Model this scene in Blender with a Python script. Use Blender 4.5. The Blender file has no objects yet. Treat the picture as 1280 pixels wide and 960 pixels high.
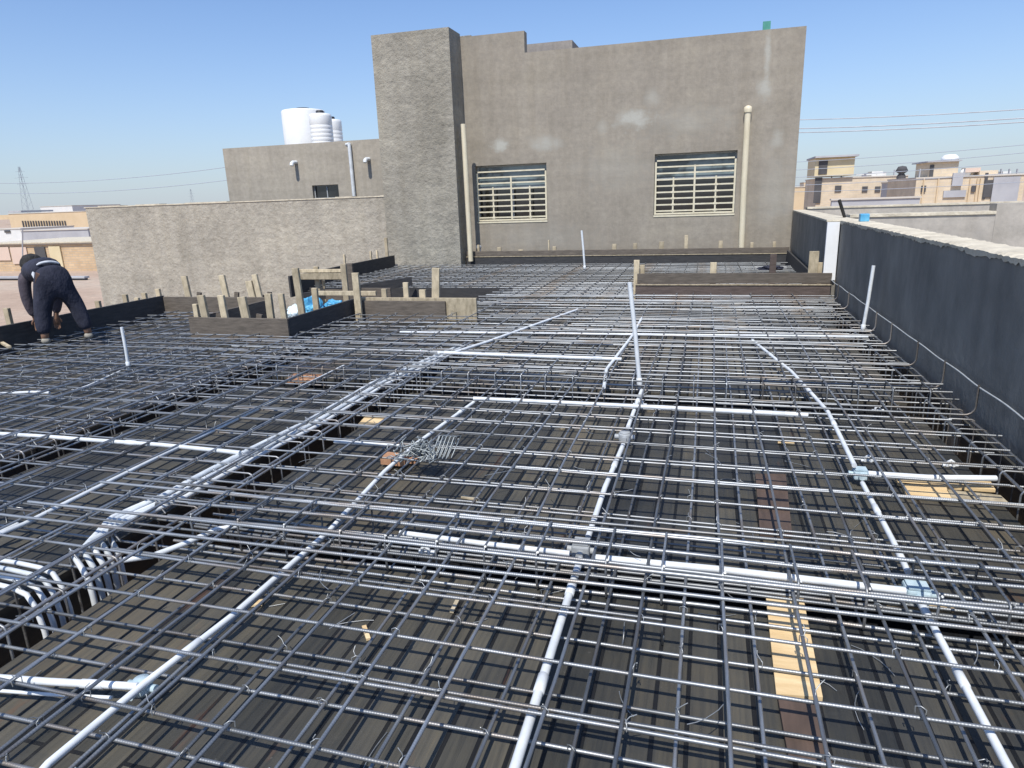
import bpy, math, random
from mathutils import Vector, Matrix
random.seed(7)
sc = bpy.context.scene
col = sc.collection
Rnd = random.uniform

# ------------------------------------------------------------------ camera (solved from the photo's vanishing points)
RT = Vector((0.9622891907, 0.2699182798, -0.0338176821))
UP = Vector((-0.0397585167, 0.2625347301, 0.9641030940))
FW = Vector((-0.2691073647, 0.9264014452, -0.2633658834))
F, CX, CY, EYE = 845.08, 640.0, 480.0, 1.35
C0 = Vector((0, 0, EYE))
def ray(px, py): return RT*((px-CX)/F) - UP*((py-CY)/F) + FW
def G(px, py, z=0.0):                      # survey point on the level z
    d = ray(px, py); return C0 + d*((z-EYE)/d.z)
def GY(px, py, Y):                         # survey point on the vertical plane y = Y
    d = ray(px, py); return C0 + d*(Y/d.y)
def GX(px, py, X):
    d = ray(px, py); return C0 + d*(X/d.x)
cam_d = bpy.data.cameras.new("camera"); cam = bpy.data.objects.new("camera", cam_d); col.objects.link(cam)
m = Matrix((RT, UP, -FW)).transposed().to_4x4(); m.translation = C0
cam.matrix_world = m
cam_d.sensor_width = 36; cam_d.lens = 36*F/1280; cam_d.clip_end = 6000; cam_d.clip_start = .05
sc.camera = cam

# ------------------------------------------------------------------ materials
MATS = {}
def nt(name):
    mt = bpy.data.materials.new(name); mt.use_nodes = True
    t = mt.node_tree; b = t.nodes["Principled BSDF"]
    return mt, t, b
def N(t, typ, **kw):
    n = t.nodes.new(typ)
    for k, v in kw.items(): setattr(n, k, v)
    return n
def coords(t, scale=(1,1,1), rot=(0,0,0), out='Object'):
    tc = N(t, 'ShaderNodeTexCoord'); mp = N(t, 'ShaderNodeMapping')
    mp.inputs['Scale'].default_value = scale; mp.inputs['Rotation'].default_value = rot
    t.links.new(tc.outputs[out], mp.inputs['Vector']); return mp.outputs['Vector']
def noise(t, vec, scale, detail=6, rough=.6):
    n = N(t, 'ShaderNodeTexNoise'); n.inputs['Scale'].default_value = scale
    n.inputs['Detail'].default_value = detail; n.inputs['Roughness'].default_value = rough
    t.links.new(vec, n.inputs['Vector']); return n.outputs['Fac']
def ramp(t, fac, stops):
    r = N(t, 'ShaderNodeValToRGB'); el = r.color_ramp.elements
    while len(el) < len(stops): el.new(.5)
    for e, (p, c) in zip(el, stops): e.position = p; e.color = (*c, 1)
    t.links.new(fac, r.inputs['Fac']); return r.outputs['Color']
def mix(t, fac, a, b, mode='MIX'):
    n = N(t, 'ShaderNodeMix', data_type='RGBA', blend_type=mode)
    for s, v in ((n.inputs[0], fac), (n.inputs[6], a), (n.inputs[7], b)):
        if hasattr(v, 'is_output') or isinstance(v, bpy.types.NodeSocket): t.links.new(v, s)
        elif isinstance(v, tuple): s.default_value = (*v, 1)
        else: s.default_value = v
    return n.outputs[2]
def bump(t, b, h, dist=.01, strength=1.0):
    n = N(t, 'ShaderNodeBump'); n.inputs['Distance'].default_value = dist; n.inputs['Strength'].default_value = strength
    t.links.new(h, n.inputs['Height']); t.links.new(n.outputs['Normal'], b.inputs['Normal'])
def math_(t, op, a, b=None, clamp=False):
    n = N(t, 'ShaderNodeMath', operation=op); n.use_clamp = clamp
    for s, v in zip(n.inputs, (a, b)):
        if v is None: continue
        if isinstance(v, bpy.types.NodeSocket): t.links.new(v, s)
        else: s.default_value = v
    return n.outputs[0]
def plain(name, c1, c2, scale=3, rough=.8, metal=0, bmp=0, bscale=60, rnd=0, stretch=(1,1,1), spec=None):
    mt, t, b = nt(name)
    v = coords(t, stretch); f = noise(t, v, scale)
    c = ramp(t, f, [(.3, c1), (.7, c2)])
    if rnd:
        oi = N(t, 'ShaderNodeObjectInfo')
        k = math_(t, 'ADD', math_(t, 'MULTIPLY', oi.outputs['Random'], rnd*2), 1-rnd)
        hs = N(t, 'ShaderNodeHueSaturation'); t.links.new(k, hs.inputs['Value']); t.links.new(c, hs.inputs['Color']); c = hs.outputs['Color']
    t.links.new(c, b.inputs['Base Color'])
    b.inputs['Roughness'].default_value = rough; b.inputs['Metallic'].default_value = metal
    if spec is not None: b.inputs['Specular IOR Level'].default_value = spec
    if bmp: bump(t, b, noise(t, coords(t, stretch), bscale, 4), bmp)
    MATS[name] = mt; return mt

def make_deck():
    mt, t, b = nt('deck')
    v = coords(t, (1,1,1), (0,0,math.radians(90)))
    br = N(t, 'ShaderNodeTexBrick'); t.links.new(v, br.inputs['Vector'])
    br.inputs['Scale'].default_value = 1; br.inputs['Brick Width'].default_value = 2.9; br.inputs['Row Height'].default_value = .086
    br.inputs['Mortar Size'].default_value = .0062; br.inputs['Mortar Smooth'].default_value = .1; br.inputs['Bias'].default_value = 0
    br.offset = .37; br.inputs['Color1'].default_value = (.088,.083,.069,1); br.inputs['Color2'].default_value = (.030,.031,.029,1)
    br.inputs['Mortar'].default_value = (.006,.006,.006,1)
    g = noise(t, coords(t, (45, 1.6, 10)), 1.5, 8, .7)
    gr = ramp(t, g, [(.3, (.68,.69,.7)), (.5, (.97,.96,.94)), (.68, (1.2,1.15,1.06)), (.8, (1.7,1.5,1.2))])
    c = mix(t, 1.0, br.outputs['Color'], gr, 'MULTIPLY')
    st = noise(t, coords(t), 1.1, 5, .65)
    c = mix(t, 1.0, c, ramp(t, st, [(.3, (.65,.68,.75)), (.5, (1,1,1)), (.7, (1.45,1.3,1.1))]), 'MULTIPLY')
    rs = noise(t, coords(t, (3.5, .6, 1)), 2.3, 6, .7)
    c = mix(t, ramp(t, rs, [(.62, (0,0,0)), (.75, (.55,.55,.55))]), c, (.13,.055,.025))
    # pale cement dust trodden about in uneven patches, and light paper-like scuffs
    du = noise(t, coords(t, (1,1.4,1)), 2.4, 9, .78)
    c = mix(t, ramp(t, du, [(.56, (0,0,0)), (.72, (.16,.16,.16))]), c, (.17,.165,.145))
    sh_ = N(t, 'ShaderNodeTexBrick'); t.links.new(coords(t, (1,1,1), (0,0,math.radians(90))), sh_.inputs['Vector']); sh_.offset = .5
    sh_.inputs['Scale'].default_value = 1; sh_.inputs['Brick Width'].default_value = 2.1; sh_.inputs['Row Height'].default_value = .43; sh_.inputs['Mortar Size'].default_value = 0.0
    sh_.inputs['Color1'].default_value = (.75,.78,.84,1); sh_.inputs['Color2'].default_value = (1.25,1.2,1.08,1)
    c = mix(t, 1.0, c, sh_.outputs['Color'], 'MULTIPLY')
    # cement dust specks
    vo = noise(t, coords(t), 38, 3, .8)
    c = mix(t, ramp(t, vo, [(.68, (0,0,0)), (.76, (.35,.35,.35))]), c, (.22,.21,.19))
    # shade inside the beam troughs, painted in as near-black below deck level
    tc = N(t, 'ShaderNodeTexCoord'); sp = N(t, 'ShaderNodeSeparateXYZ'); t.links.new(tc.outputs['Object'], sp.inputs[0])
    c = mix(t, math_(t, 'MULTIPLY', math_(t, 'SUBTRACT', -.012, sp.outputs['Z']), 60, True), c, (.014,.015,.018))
    t.links.new(c, b.inputs['Base Color'])
    t.links.new(ramp(t, g, [(.3, (.42,.42,.42)), (.7, (.75,.75,.75))]), b.inputs['Roughness'])
    h = mix(t, .25, br.outputs['Fac'], g)
    inv = math_(t, 'SUBTRACT', math_(t, 'MULTIPLY', g, .35), br.outputs['Fac'])
    bump(t, b, inv, .006)
    MATS['deck'] = mt
make_deck()

def make_rebar():
    mt, t, b = nt('rebar')
    v = coords(t)
    f = noise(t, coords(t, (.5,8,8)), 14, 5, .7)
    c = ramp(t, f, [(.25, (.17,.185,.20)), (.55, (.33,.345,.355)), (.8, (.46,.47,.46))])
    big = noise(t, coords(t, (1,.2,.2)), 2.2, 3)
    c = mix(t, ramp(t, big, [(.5, (0,0,0)), (.66, (.65,.65,.65))]), c, (.25,.185,.125))
    oi = N(t, 'ShaderNodeObjectInfo')
    k = math_(t, 'ADD', math_(t, 'MULTIPLY', oi.outputs['Random'], .7), .65)
    hs = N(t, 'ShaderNodeHueSaturation'); t.links.new(k, hs.inputs['Value']); t.links.new(c, hs.inputs['Color'])
    t.links.new(hs.outputs['Color'], b.inputs['Base Color'])
    b.inputs['Metallic'].default_value = .78; b.inputs['Roughness'].default_value = .5
    wv = N(t, 'ShaderNodeTexWave'); wv.inputs['Scale'].default_value = 40
    wv.wave_profile = 'TRI'
    wv.inputs['Distortion'].default_value = 0
    t.links.new(coords(t, (1,.6,.6)), wv.inputs['Vector'])
    bump(t, b, wv.outputs['Fac'], .0006, .4)
    MATS['rebar'] = mt
make_rebar()

S = .92; GZP = EYE-(EYE+4.2)/S
def make_plaster(name, base, rough_tex=False, patches=()):
    mt, t, b = nt(name)
    r, g_, bl = base
    n1 = noise(t, coords(t, (1,1,.6)), .9, 8, .62); n2 = noise(t, coords(t), 9, 6, .7)
    c = ramp(t, n1, [(.3, (r*.78, g_*.78, bl*.78)), (.5, base), (.7, (r*1.18, g_*1.18, bl*1.16))] if rough_tex else [(.28, (r*.84, g_*.84, bl*.84)), (.5, base), (.72, (r*1.1, g_*1.1, bl*1.08))])
    c = mix(t, 1.0, c, ramp(t, n2, [(.3, (.86,.86,.86)), (.7, (1.13,1.12,1.1))]), 'MULTIPLY')
    # horizontal trowel bands / lift joints
    n4 = noise(t, coords(t, (.35,.35,3.2)), 1.3, 5, .6)
    c = mix(t, 1.0, c, ramp(t, n4, [(.36, (.94,.94,.93)), (.5, (1,1,1)), (.64, (1.05,1.05,1.04))]), 'MULTIPLY')
    n5 = noise(t, coords(t, (5,5,.35)), 1.0, 6, .65)
    c = mix(t, 1.0, c, ramp(t, n5, [(.3, (.93,.92,.9)), (.6, (1.04,1.04,1.04))]), 'MULTIPLY')
    for (x, z, sx, sz, k) in patches:       # lime blooms and run marks in the render
        mp = N(t, 'ShaderNodeMapping'); tc = N(t, 'ShaderNodeTexCoord'); t.links.new(tc.outputs['Object'], mp.inputs['Vector'])
        mp.inputs['Scale'].default_value = (1/sx, 0, 1/sz); x, z = x*S+2*S, EYE+(z-EYE)*S-(EYE+(GZP-EYE)*S); sx *= S; sz *= S
        mp.inputs['Scale'].default_value = (1/sx, 0, 1/sz); mp.inputs['Location'].default_value = (-x/sx, 0, -z/sz)
        ln = N(t, 'ShaderNodeVectorMath', operation='LENGTH'); t.links.new(mp.outputs['Vector'], ln.inputs[0])
        d = math_(t, 'ADD', ln.outputs['Value'], math_(t, 'MULTIPLY', math_(t, 'SUBTRACT', noise(t, coords(t), 4.5, 6, .7), .5), 3.2))
        fac = math_(t, 'MULTIPLY', math_(t, 'SUBTRACT', 1.15, d, True), abs(k)*1.35, True)
        c = mix(t, fac, c, (.43,.42,.37) if k > 0 else (r*.62, g_*.62, bl*.6))
    t.links.new(c, b.inputs['Base Color']); b.inputs['Roughness'].default_value = .92
    b.inputs['Specular IOR Level'].default_value = .2
    if rough_tex:
        h = noise(t, coords(t, (1.2,1.2,1.0)), 4.2, 8, .68)
        h2 = N(t, 'ShaderNodeTexVoronoi'); h2.inputs['Scale'].default_value = 9; t.links.new(coords(t, (1,1,1.5)), h2.inputs['Vector'])
        bump(t, b, math_(t, 'ADD', math_(t, 'MULTIPLY', h, 1.3), math_(t, 'ADD', math_(t, 'MULTIPLY', h2.outputs['Distance'], .15), math_(t, 'MULTIPLY', noise(t, coords(t), 40, 4, .7), .25))), rough_tex)
    else: bump(t, b, noise(t, coords(t), 9, 7, .65), .006)
    MATS[name] = mt

make_plaster('plaster_main', (.302,.271,.226), patches=[(-4.42,2.52,.22,.16,.8),(-3.45,2.5,.35,.2,.5),(-1.55,2.85,.42,.2,.7),
    (-.55,2.75,.9,.3,.22),(-1.9,1.9,.9,.5,.16),(-1.2,3.25,.16,.22,.35),(.98,3.85,.07,.45,.55),(.93,3.25,.16,.2,.55),(1.25,2.3,.12,.2,.35),(1.3,1.4,.35,.9,.18),(-2.2,2.75,.12,.2,.3),(-3.4,.5,1.2,.35,.14)])
make_plaster('plaster_pier', (.325,.305,.258), .042)
make_plaster('plaster_wall', (.385,.355,.30), .038)
make_plaster('plaster_house', (.37,.335,.28))
make_plaster('plaster_side', (.40,.37,.33))
make_plaster('plaster_grey', (.28,.255,.235))
plain('render_top', (.44,.39,.30), (.70,.63,.49), 6, .95, bmp=.012, bscale=22)
plain('bitumen', (.15,.142,.125), (.26,.243,.21), 2.6, .8, bmp=.010, bscale=14, stretch=(1.5,1.5,.8))
plain('pvc', (.54,.57,.59), (.78,.81,.82), 9, .5, rnd=.06)
plain('pvc_old', (.40,.44,.47), (.66,.70,.72), 9, .5)
plain('box_grey', (.30,.32,.33), (.42,.44,.45), 20, .6)
plain('tape', (.30,.42,.48), (.60,.70,.73), 14, .5, bmp=.004, bscale=30)
plain('cream_pipe', (.60,.52,.36), (.74,.67,.50), 5, .5, stretch=(1,1,.4))
plain('lumber_dark', (.075,.063,.05), (.15,.125,.10), 6, .75, bmp=.003, bscale=20, stretch=(1,1,7), rnd=.2)
plain('lumber_black', (.03,.031,.034), (.065,.063,.062), 6, .7, bmp=.003, bscale=20, stretch=(1,1,7), rnd=.2)
plain('lumber_red', (.075,.055,.047), (.14,.105,.09), 6, .75, bmp=.003, bscale=20, stretch=(1,1,7), rnd=.15)
plain('lumber', (.30,.25,.165), (.58,.49,.34), 9, .85, bmp=.003, bscale=20, stretch=(3,3,1.2), rnd=.25)
plain('ply', (.56,.38,.18), (.80,.62,.36), 3, .7, stretch=(1,6,1), bmp=.001, bscale=30)
plain('ply_red', (.06,.042,.032), (.12,.08,.06), 4, .7, stretch=(6,1,1))
plain('brick_chip', (.34,.17,.09), (.50,.28,.16), 20, .9)
plain('wire', (.16,.17,.18), (.34,.35,.35), 20, .38, .7)
plain('wire_bright', (.24,.26,.27), (.50,.51,.50), 20, .45, .6)
plain('wire_dull', (.20,.225,.23), (.40,.43,.43), 20, .5, .6)
plain('grille', (.60,.54,.38), (.74,.68,.52), 10, .5)
plain('tank', (.78,.78,.76), (.86,.86,.84), 3, .4)
plain('lid', (.02,.02,.022), (.04,.04,.045), 5, .5)
plain('blue_plastic', (.03,.24,.46), (.16,.48,.68), 8, .3)
plain('white_plastic', (.6,.75,.8), (.8,.88,.9), 8, .35)
plain('foam', (.78,.79,.78), (.86,.86,.85), 4, .7)
plain('navy', (.010,.012,.024), (.030,.033,.055), 7, .9, bmp=.035, bscale=7, stretch=(1,1,.6))
plain('sleeve', (.05,.042,.055), (.085,.07,.085), 9, .85, bmp=.02, bscale=9)
plain('belt', (.45,.48,.52), (.6,.62,.65), 9, .7)
plain('skin', (.22,.12,.08), (.28,.16,.10), 9, .6)
plain('hair', (.012,.011,.010), (.03,.028,.026), 30, .8, bmp=.01, bscale=60)
plain('shoe', (.26,.24,.20), (.38,.35,.29), 9, .8)
plain('black_rod', (.01,.01,.01), (.03,.028,.025), 9, .6)
plain('green_rag', (.05,.22,.17), (.10,.33,.27), 9, .8)
plain('far_white', (.62,.62,.60), (.72,.71,.68), .4, .8)
plain('far_tan', (.56,.43,.27), (.64,.50,.33), .3, .9)
plain('far_grey', (.34,.34,.36), (.46,.46,.47), .3, .9)
plain('far_dark', (.05,.05,.055), (.10,.095,.095), .5, .8)
plain('far_yellow', (.60,.50,.30), (.68,.58,.38), .5, .9)
plain('far_pink', (.60,.46,.38), (.66,.52,.42), .5, .9)
plain('cable', (.35,.37,.40), (.5,.52,.55), 1, .5)
plain('cable_dim', (.33,.37,.43), (.38,.42,.48), 1, .6)
plain('steel_far', (.22,.25,.30), (.3,.33,.38), .2, .6)
def make_brick(name, a, b_, mort, sc_=1.0):
    mt, t, b = nt(name)
    tc = N(t, 'ShaderNodeTexCoord'); sp = N(t, 'ShaderNodeSeparateXYZ'); t.links.new(tc.outputs['Object'], sp.inputs[0])
    cb = N(t, 'ShaderNodeCombineXYZ'); t.links.new(math_(t, 'ADD', sp.outputs['X'], sp.outputs['Y']), cb.inputs['X']); t.links.new(sp.outputs['Z'], cb.inputs['Y'])
    br = N(t, 'ShaderNodeTexBrick'); t.links.new(cb.outputs[0], br.inputs['Vector'])
    br.inputs['Scale'].default_value = sc_; br.inputs['Brick Width'].default_value = .26; br.inputs['Row Height'].default_value = .085; br.inputs['Mortar Size'].default_value = .008
    br.inputs['Color1'].default_value = (*a,1); br.inputs['Color2'].default_value = (*b_,1); br.inputs['Mortar'].default_value = (*mort,1)
    c = mix(t, 1.0, br.outputs['Color'], ramp(t, noise(t, coords(t), .35, 8, .7), [(.3, (.82,.8,.78)), (.7, (1.14,1.14,1.14))]), 'MULTIPLY')
    t.links.new(c, b.inputs['Base Color']); b.inputs['Roughness'].default_value = .95
    MATS[name] = mt
make_brick('brick', (.60,.44,.27), (.50,.36,.22), (.42,.36,.28), .35)
make_brick('brick_far', (.66,.55,.40), (.60,.50,.36), (.58,.50,.40), .25)  # paler than the near brick, distance haze put into the base colour
plain('far_roof', (.50,.46,.40), (.6,.55,.48), .4, .9)
def make_ground():
    mt, t, b = nt('ground')
    n1 = noise(t, coords(t), .05, 10, .65); n2 = noise(t, coords(t), 1.2, 8, .7)
    c = ramp(t, n1, [(.3, (.36,.25,.18)), (.5, (.46,.34,.25)), (.7, (.50,.42,.33))])
    c = mix(t, 1.0, c, ramp(t, n2, [(.3, (.8,.8,.8)), (.7, (1.12,1.12,1.12))]), 'MULTIPLY')
    t.links.new(c, b.inputs['Base Color']); b.inputs['Roughness'].default_value = .95
    bump(t, b, n2, .1); MATS['ground'] = mt
make_ground()
def make_glass(name, c, rough):
    mt, t, b = nt(name); f = noise(t, coords(t), 1.5, 3)
    t.links.new(ramp(t, f, [(.44, tuple(x*.3 for x in c)), (.5, c), (.6, tuple(x*1.5 for x in c))]), b.inputs['Base Color'])  # light and dark blotches paint varied reflections into the pane colour
    b.inputs['Roughness'].default_value = rough; b.inputs['Specular IOR Level'].default_value = .9
    MATS[name] = mt
make_glass('glass_dark', (.012,.013,.014), .12)
make_glass('glass_sky', (.13,.17,.185), .2)  # pale blue grey base paints in the reflected sky

# ------------------------------------------------------------------ mesh helpers
# the first survey took the boards' visible foot as deck level; the mesh hides the lowest 11 cm, so that group
# of things (boards, stakes, houses, parapets) is re-based by this one factor measured from the eye point
S = .92
XF = False
def rb(p): p = Vector(p); return C0 + (p-C0)*S if XF else p
class MB:
    def __init__(s): s.v = []; s.f = []; s.sm = []
    def add(s, vs, fs, smooth=False):
        o = len(s.v); s.v += [Vector(p) for p in vs]; s.f += [tuple(i+o for i in f) for f in fs]; s.sm += [smooth]*len(fs); return s
    def box(s, a, b):
        x0,y0,z0 = a; x1,y1,z1 = b
        x0,x1 = sorted((x0,x1)); y0,y1 = sorted((y0,y1)); z0,z1 = sorted((z0,z1))
        return s.add([(x0,y0,z0),(x1,y0,z0),(x1,y1,z0),(x0,y1,z0),(x0,y0,z1),(x1,y0,z1),(x1,y1,z1),(x0,y1,z1)],
              [(0,3,2,1),(4,5,6,7),(0,1,5,4),(1,2,6,5),(2,3,7,6),(3,0,4,7)])
    def beam(s, p, q, w, h, upv=Vector((0,0,1)), taper=1.0):       # box along p-q
        p = Vector(p); q = Vector(q); d = (q-p).normalized()
        if abs(d.dot(upv)) > .98: upv = Vector((0,1,0))
        a = d.cross(upv).normalized(); c = a.cross(d).normalized()
        vs = []
        for e, k in ((p,1),(q,taper)):
            for i, j in ((-1,-1),(1,-1),(1,1),(-1,1)): vs.append(e + a*(w/2*i*k) + c*(h/2*j*k))
        return s.add(vs, [(0,1,2,3),(7,6,5,4),(0,4,5,1),(1,5,6,2),(2,6,7,3),(3,7,4,0)])
    def tube(s, pts, r, n=8, cap=True, closed=False):
        pts = [Vector(p) for p in pts]; rs = r if isinstance(r, (list,tuple)) else [r]*len(pts)
        m_ = len(pts); vs = []; prev = None
        for i, p in enumerate(pts):
            if closed: d = pts[(i+1)%m_] - pts[i-1]
            else: d = pts[min(i+1,m_-1)] - pts[max(i-1,0)]
            d.normalize()
            if prev is None:
                a = d.cross(Vector((0,0,1)))
                if a.length < .05: a = d.cross(Vector((0,1,0)))
            else: a = prev - d*prev.dot(d)
            if a.length < 1e-5: a = d.orthogonal()
            a.normalize(); prev = a; c = d.cross(a)
            for k in range(n):
                t_ = 2*math.pi*k/n; vs.append(p + (a*math.cos(t_) + c*math.sin(t_))*rs[i])
        fs = []
        for i in range(m_ if closed else m_-1):
            j = (i+1)%m_
            for k in range(n): fs.append((i*n+k, i*n+(k+1)%n, j*n+(k+1)%n, j*n+k))
        s.add(vs, fs, True)
        if cap and not closed:
            s.add(vs[:n], [tuple(reversed(range(n)))]); s.add(vs[-n:], [tuple(range(n))])
        return s
    def lathe(s, c, prof, n=24):
        vs = []
        for r, z in prof:
            for k in range(n):
                t_ = 2*math.pi*k/n; vs.append((c[0]+r*math.cos(t_), c[1]+r*math.sin(t_), c[2]+z))
        fs = [(i*n+k, i*n+(k+1)%n, (i+1)*n+(k+1)%n, (i+1)*n+k) for i in range(len(prof)-1) for k in range(n)]
        return s.add(vs, fs, True)
    def build(s, name, mat, parent=None, origin=None, bevel=0):
        s.v = [rb(p) for p in s.v]
        me = bpy.data.meshes.new(name)
        if parent is not None: org = parent_loc(parent)
        elif origin is not None: org = Vector(origin)
        else:
            lo = [min(p[i] for p in s.v) for i in range(3)]; hi = [max(p[i] for p in s.v) for i in range(3)]
            org = Vector(((lo[0]+hi[0])/2, (lo[1]+hi[1])/2, lo[2]))
        me.from_pydata([tuple(p-org) for p in s.v], [], s.f)
        me.polygons.foreach_set('use_smooth', s.sm); me.update()
        me.materials.append(MATS[mat])
        o = bpy.data.objects.new(name, me); col.objects.link(o)
        if parent is not None: o.parent = parent
        else: o.location = org
        if bevel:
            bm_ = o.modifiers.new('bevel', 'BEVEL'); bm_.width = bevel; bm_.segments = 2; bm_.limit_method = 'ANGLE'
        return o
def parent_loc(o):
    l = Vector((0,0,0))
    while o is not None: l += Vector(o.location); o = o.parent
    return l
def tag(o, label=None, cat=None, group=None, kind=None):
    if label: o['label'] = label
    if cat: o['category'] = cat
    if group: o['group'] = group
    if kind: o['kind'] = kind
    return o
def empty(name, loc, label, cat, group=None):
    o = bpy.data.objects.new(name, None); col.objects.link(o); o.location = rb(loc); o.empty_display_size = .1
    return tag(o, label, cat, group)
def grid_slab(us, vs, solid, d0, d1, mapf):
    """cells of an irregular grid, extruded from d0 to d1; mapf(u,v,d)->xyz"""
    mb = MB(); nu, nv = len(us)-1, len(vs)-1
    S = [[solid((us[i]+us[i+1])/2, (vs[j]+vs[j+1])/2) for j in range(nv)] for i in range(nu)]
    g = lambda i, j: 0 <= i < nu and 0 <= j < nv and S[i][j]
    def q(a, b, c, d): mb.add([mapf(*a), mapf(*b), mapf(*c), mapf(*d)], [(0,1,2,3)])
    for i in range(nu):
        for j in range(nv):
            if not S[i][j]: continue
            a, b, c, d = us[i], us[i+1], vs[j], vs[j+1]
            q((a,c,d1),(b,c,d1),(b,d,d1),(a,d,d1)); q((a,d,d0),(b,d,d0),(b,c,d0),(a,c,d0))
            if not g(i-1,j): q((a,d,d0),(a,c,d0),(a,c,d1),(a,d,d1))
            if not g(i+1,j): q((b,c,d0),(b,d,d0),(b,d,d1),(b,c,d1))
            if not g(i,j-1): q((a,c,d0),(b,c,d0),(b,c,d1),(a,c,d1))
            if not g(i,j+1): q((b,d,d0),(a,d,d0),(a,d,d1),(b,d,d1))
    return mb

# ------------------------------------------------------------------ ground and deck
GZ = -4.2
g = MB().add([(-3000,-600,GZ),(3000,-600,GZ),(3000,4500,GZ),(-3000,4500,GZ)], [(0,1,2,3)]).build('ground', 'ground')
tag(g, kind='structure')
VX = -3.2*S
HX0, HX1, HX2, HXE, HY0, HY1, HY2 = -5.67*S, -4.4*S, -6.72*S, -7.38*S, 6.37*S, 7.86*S, 10.4*S
def is_void(x, y):
    if x < HX0 and y > HY1 and y < HY2: return True
    if x < HX2 and y > HY1: return True
    if HX0 < x < HX1 and HY0 < y < HY2: return True
    if HX1-.1 < x < VX and HY1 < y < HY2: return True
    return False
TA = (-2.37,-2.06); TB = (-3.84,-3.56); TD = (1.28,1.50)
TC = (2.09,2.29); TE = (4.40,4.68)
def is_trough(x, y):
    if TA[0] < x < TA[1] and y < 5.85: return True
    if TB[0] < x < TB[1] and y < 5.85: return True
    if TD[0] < x < TD[1] and y < 8.9: return True
    if TC[0] < y < TC[1] and x > TA[0]: return True
    if TE[0] < y < TE[1] and x > TB[0]: return True
    return False
us = [HXE,HX2,HX0,TB[0],TB[1],HX1-.1,HX1,VX,TA[0],TA[1],TD[0],TD[1],1.515]; us = sorted(set(us))
vs = sorted(set([-1.5,HY0,5.85,HY1,8.9,HY2,13.74,TC[0],TC[1],TE[0],TE[1]]))
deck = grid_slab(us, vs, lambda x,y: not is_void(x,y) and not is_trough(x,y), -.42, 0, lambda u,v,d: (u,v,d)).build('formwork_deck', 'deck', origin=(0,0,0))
tag(deck, kind='structure')
def under_solid(x, y): return not is_void(x, y)
ug = grid_slab(us, vs, under_solid, GZ, -.424, lambda u,v,d: (u,v,d)).build('building_below', 'brick', origin=(0,0,0))
tag(ug, 'brick lower storey carrying the timber formwork deck, showing in the open court', 'building')

# pale and reddish sheets on the deck
def sheet(name, pts, mat, label, cat, group=None, z=.006, th=.012):
    P = [G(*p, z) for p in pts]
    mb = MB(); top = [Vector((p.x,p.y,z+th)) for p in P]; bot = [Vector((p.x,p.y,z-.002)) for p in P]; n = len(P)
    mb.add(top+bot, [tuple(range(n))]+[tuple(reversed(range(n,2*n)))]+[(i, i+n, (i+1)%n+n, (i+1)%n) for i in range(n)])
    return tag(mb.build(name, mat), label, cat, group)
sheet('plywood_strip', [(970,872),(1028,876),(1004,752),(957,748)], 'ply', 'bright bare plywood strip lying on the dark deck below the mesh in the foreground', 'plywood')
sheet('plywood_strip', [(1133,622),(1190,627),(1182,611),(1126,606)], 'ply', 'short orange plywood offcut on the deck near the right wall', 'plywood')
sheet('plywood_strip', [(1122,607),(1244,615),(1238,605),(1118,597)], 'ply', 'pale timber strip beside the short white conduit near the right wall', 'plywood')
sheet('plywood_strip', [(1190,627),(1262,633),(1250,622),(1183,615)], 'lumber', 'thin grey timber splint right of the orange plywood offcut', 'plywood')
sheet('plywood_strip', [(448,532),(474,533),(486,520),(460,519)], 'ply', 'small pale plywood offcut beside the dark beam trough', 'plywood')
sheet('timber_plank', [(950,672),(990,672),(982,595),(944,595)], 'ply_red', 'reddish brown plank let into the dark deck above the cross beam', 'plank')
sheet('timber_plank', [(985,950),(1040,958),(1018,880),(972,876)], 'ply_red', 'dull purple brown sheet painted as shading below the bright plywood strip', 'plank')  # added thin sheet; its colour stands in for shading on the deck
sheet('timber_plank', [(355,478),(395,479),(405,469),(368,468)], 'brick_chip', 'small orange board scrap on the deck left of the middle', 'plank')
sheet('brick_fragment', [(476,580),(506,583),(512,574),(484,571)], 'brick_chip', 'orange brick fragment below the tangle of bent wire', 'brick', z=.02, th=.03)
sheet('brick_fragment', [(505,578),(520,580),(525,574),(510,572)], 'brick_chip', 'small brick chip just right of the orange brick fragment', 'brick', z=.02, th=.02)
sheet('plywood_strip', [(1108,760),(1190,768),(1195,757),(1150,752)], 'ply', 'pale wood scrap under the taped junction box at lower right', 'plywood')

# ------------------------------------------------------------------ reinforcing bars
nbars = 0
BG = 'steel bars tied into the reinforcement mesh'
def bar(p, q, label, r=.0055, wob=.006, sag=.0, name='reinforcing_bar', group=BG, ends=None):
    """bar laid from p to q; mesh runs along local X"""
    global nbars; nbars += 1
    p = Vector(p); q = Vector(q); L = (q-p).length; n = max(3, int(L/.35))
    ph = Rnd(0,6); ph2 = Rnd(0,6); w1 = wob*Rnd(.3,1); w2 = wob*Rnd(.2,.8)
    pts = []
    for i in range(n+1):
        x = L*i/n
        pts.append((x, w1*math.sin(x*1.1+ph)+w2*.5*math.sin(x*2.9+ph2), w2*.6*math.sin(x*2.1+ph2)))
    if ends: pts += ends(L)
    mb = MB().tube(pts, r, 8)
    o = mb.build(name, 'rebar', origin=(0,0,0))
    o.location = p; d = (q-p).normalized()
    o.rotation_euler = d.to_track_quat('X','Z').to_euler()
    return tag(o, label, 'rebar', group)
ZTl, ZLl, ZTu, ZLu = .030, .044, .100, .114
XR = 1.46
L_TU = 'dark grey ribbed cross bar of the upper mesh layer, running towards the right wall'
L_TL = 'dark grey ribbed cross bar of the lower mesh layer, lying just above the deck'
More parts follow.
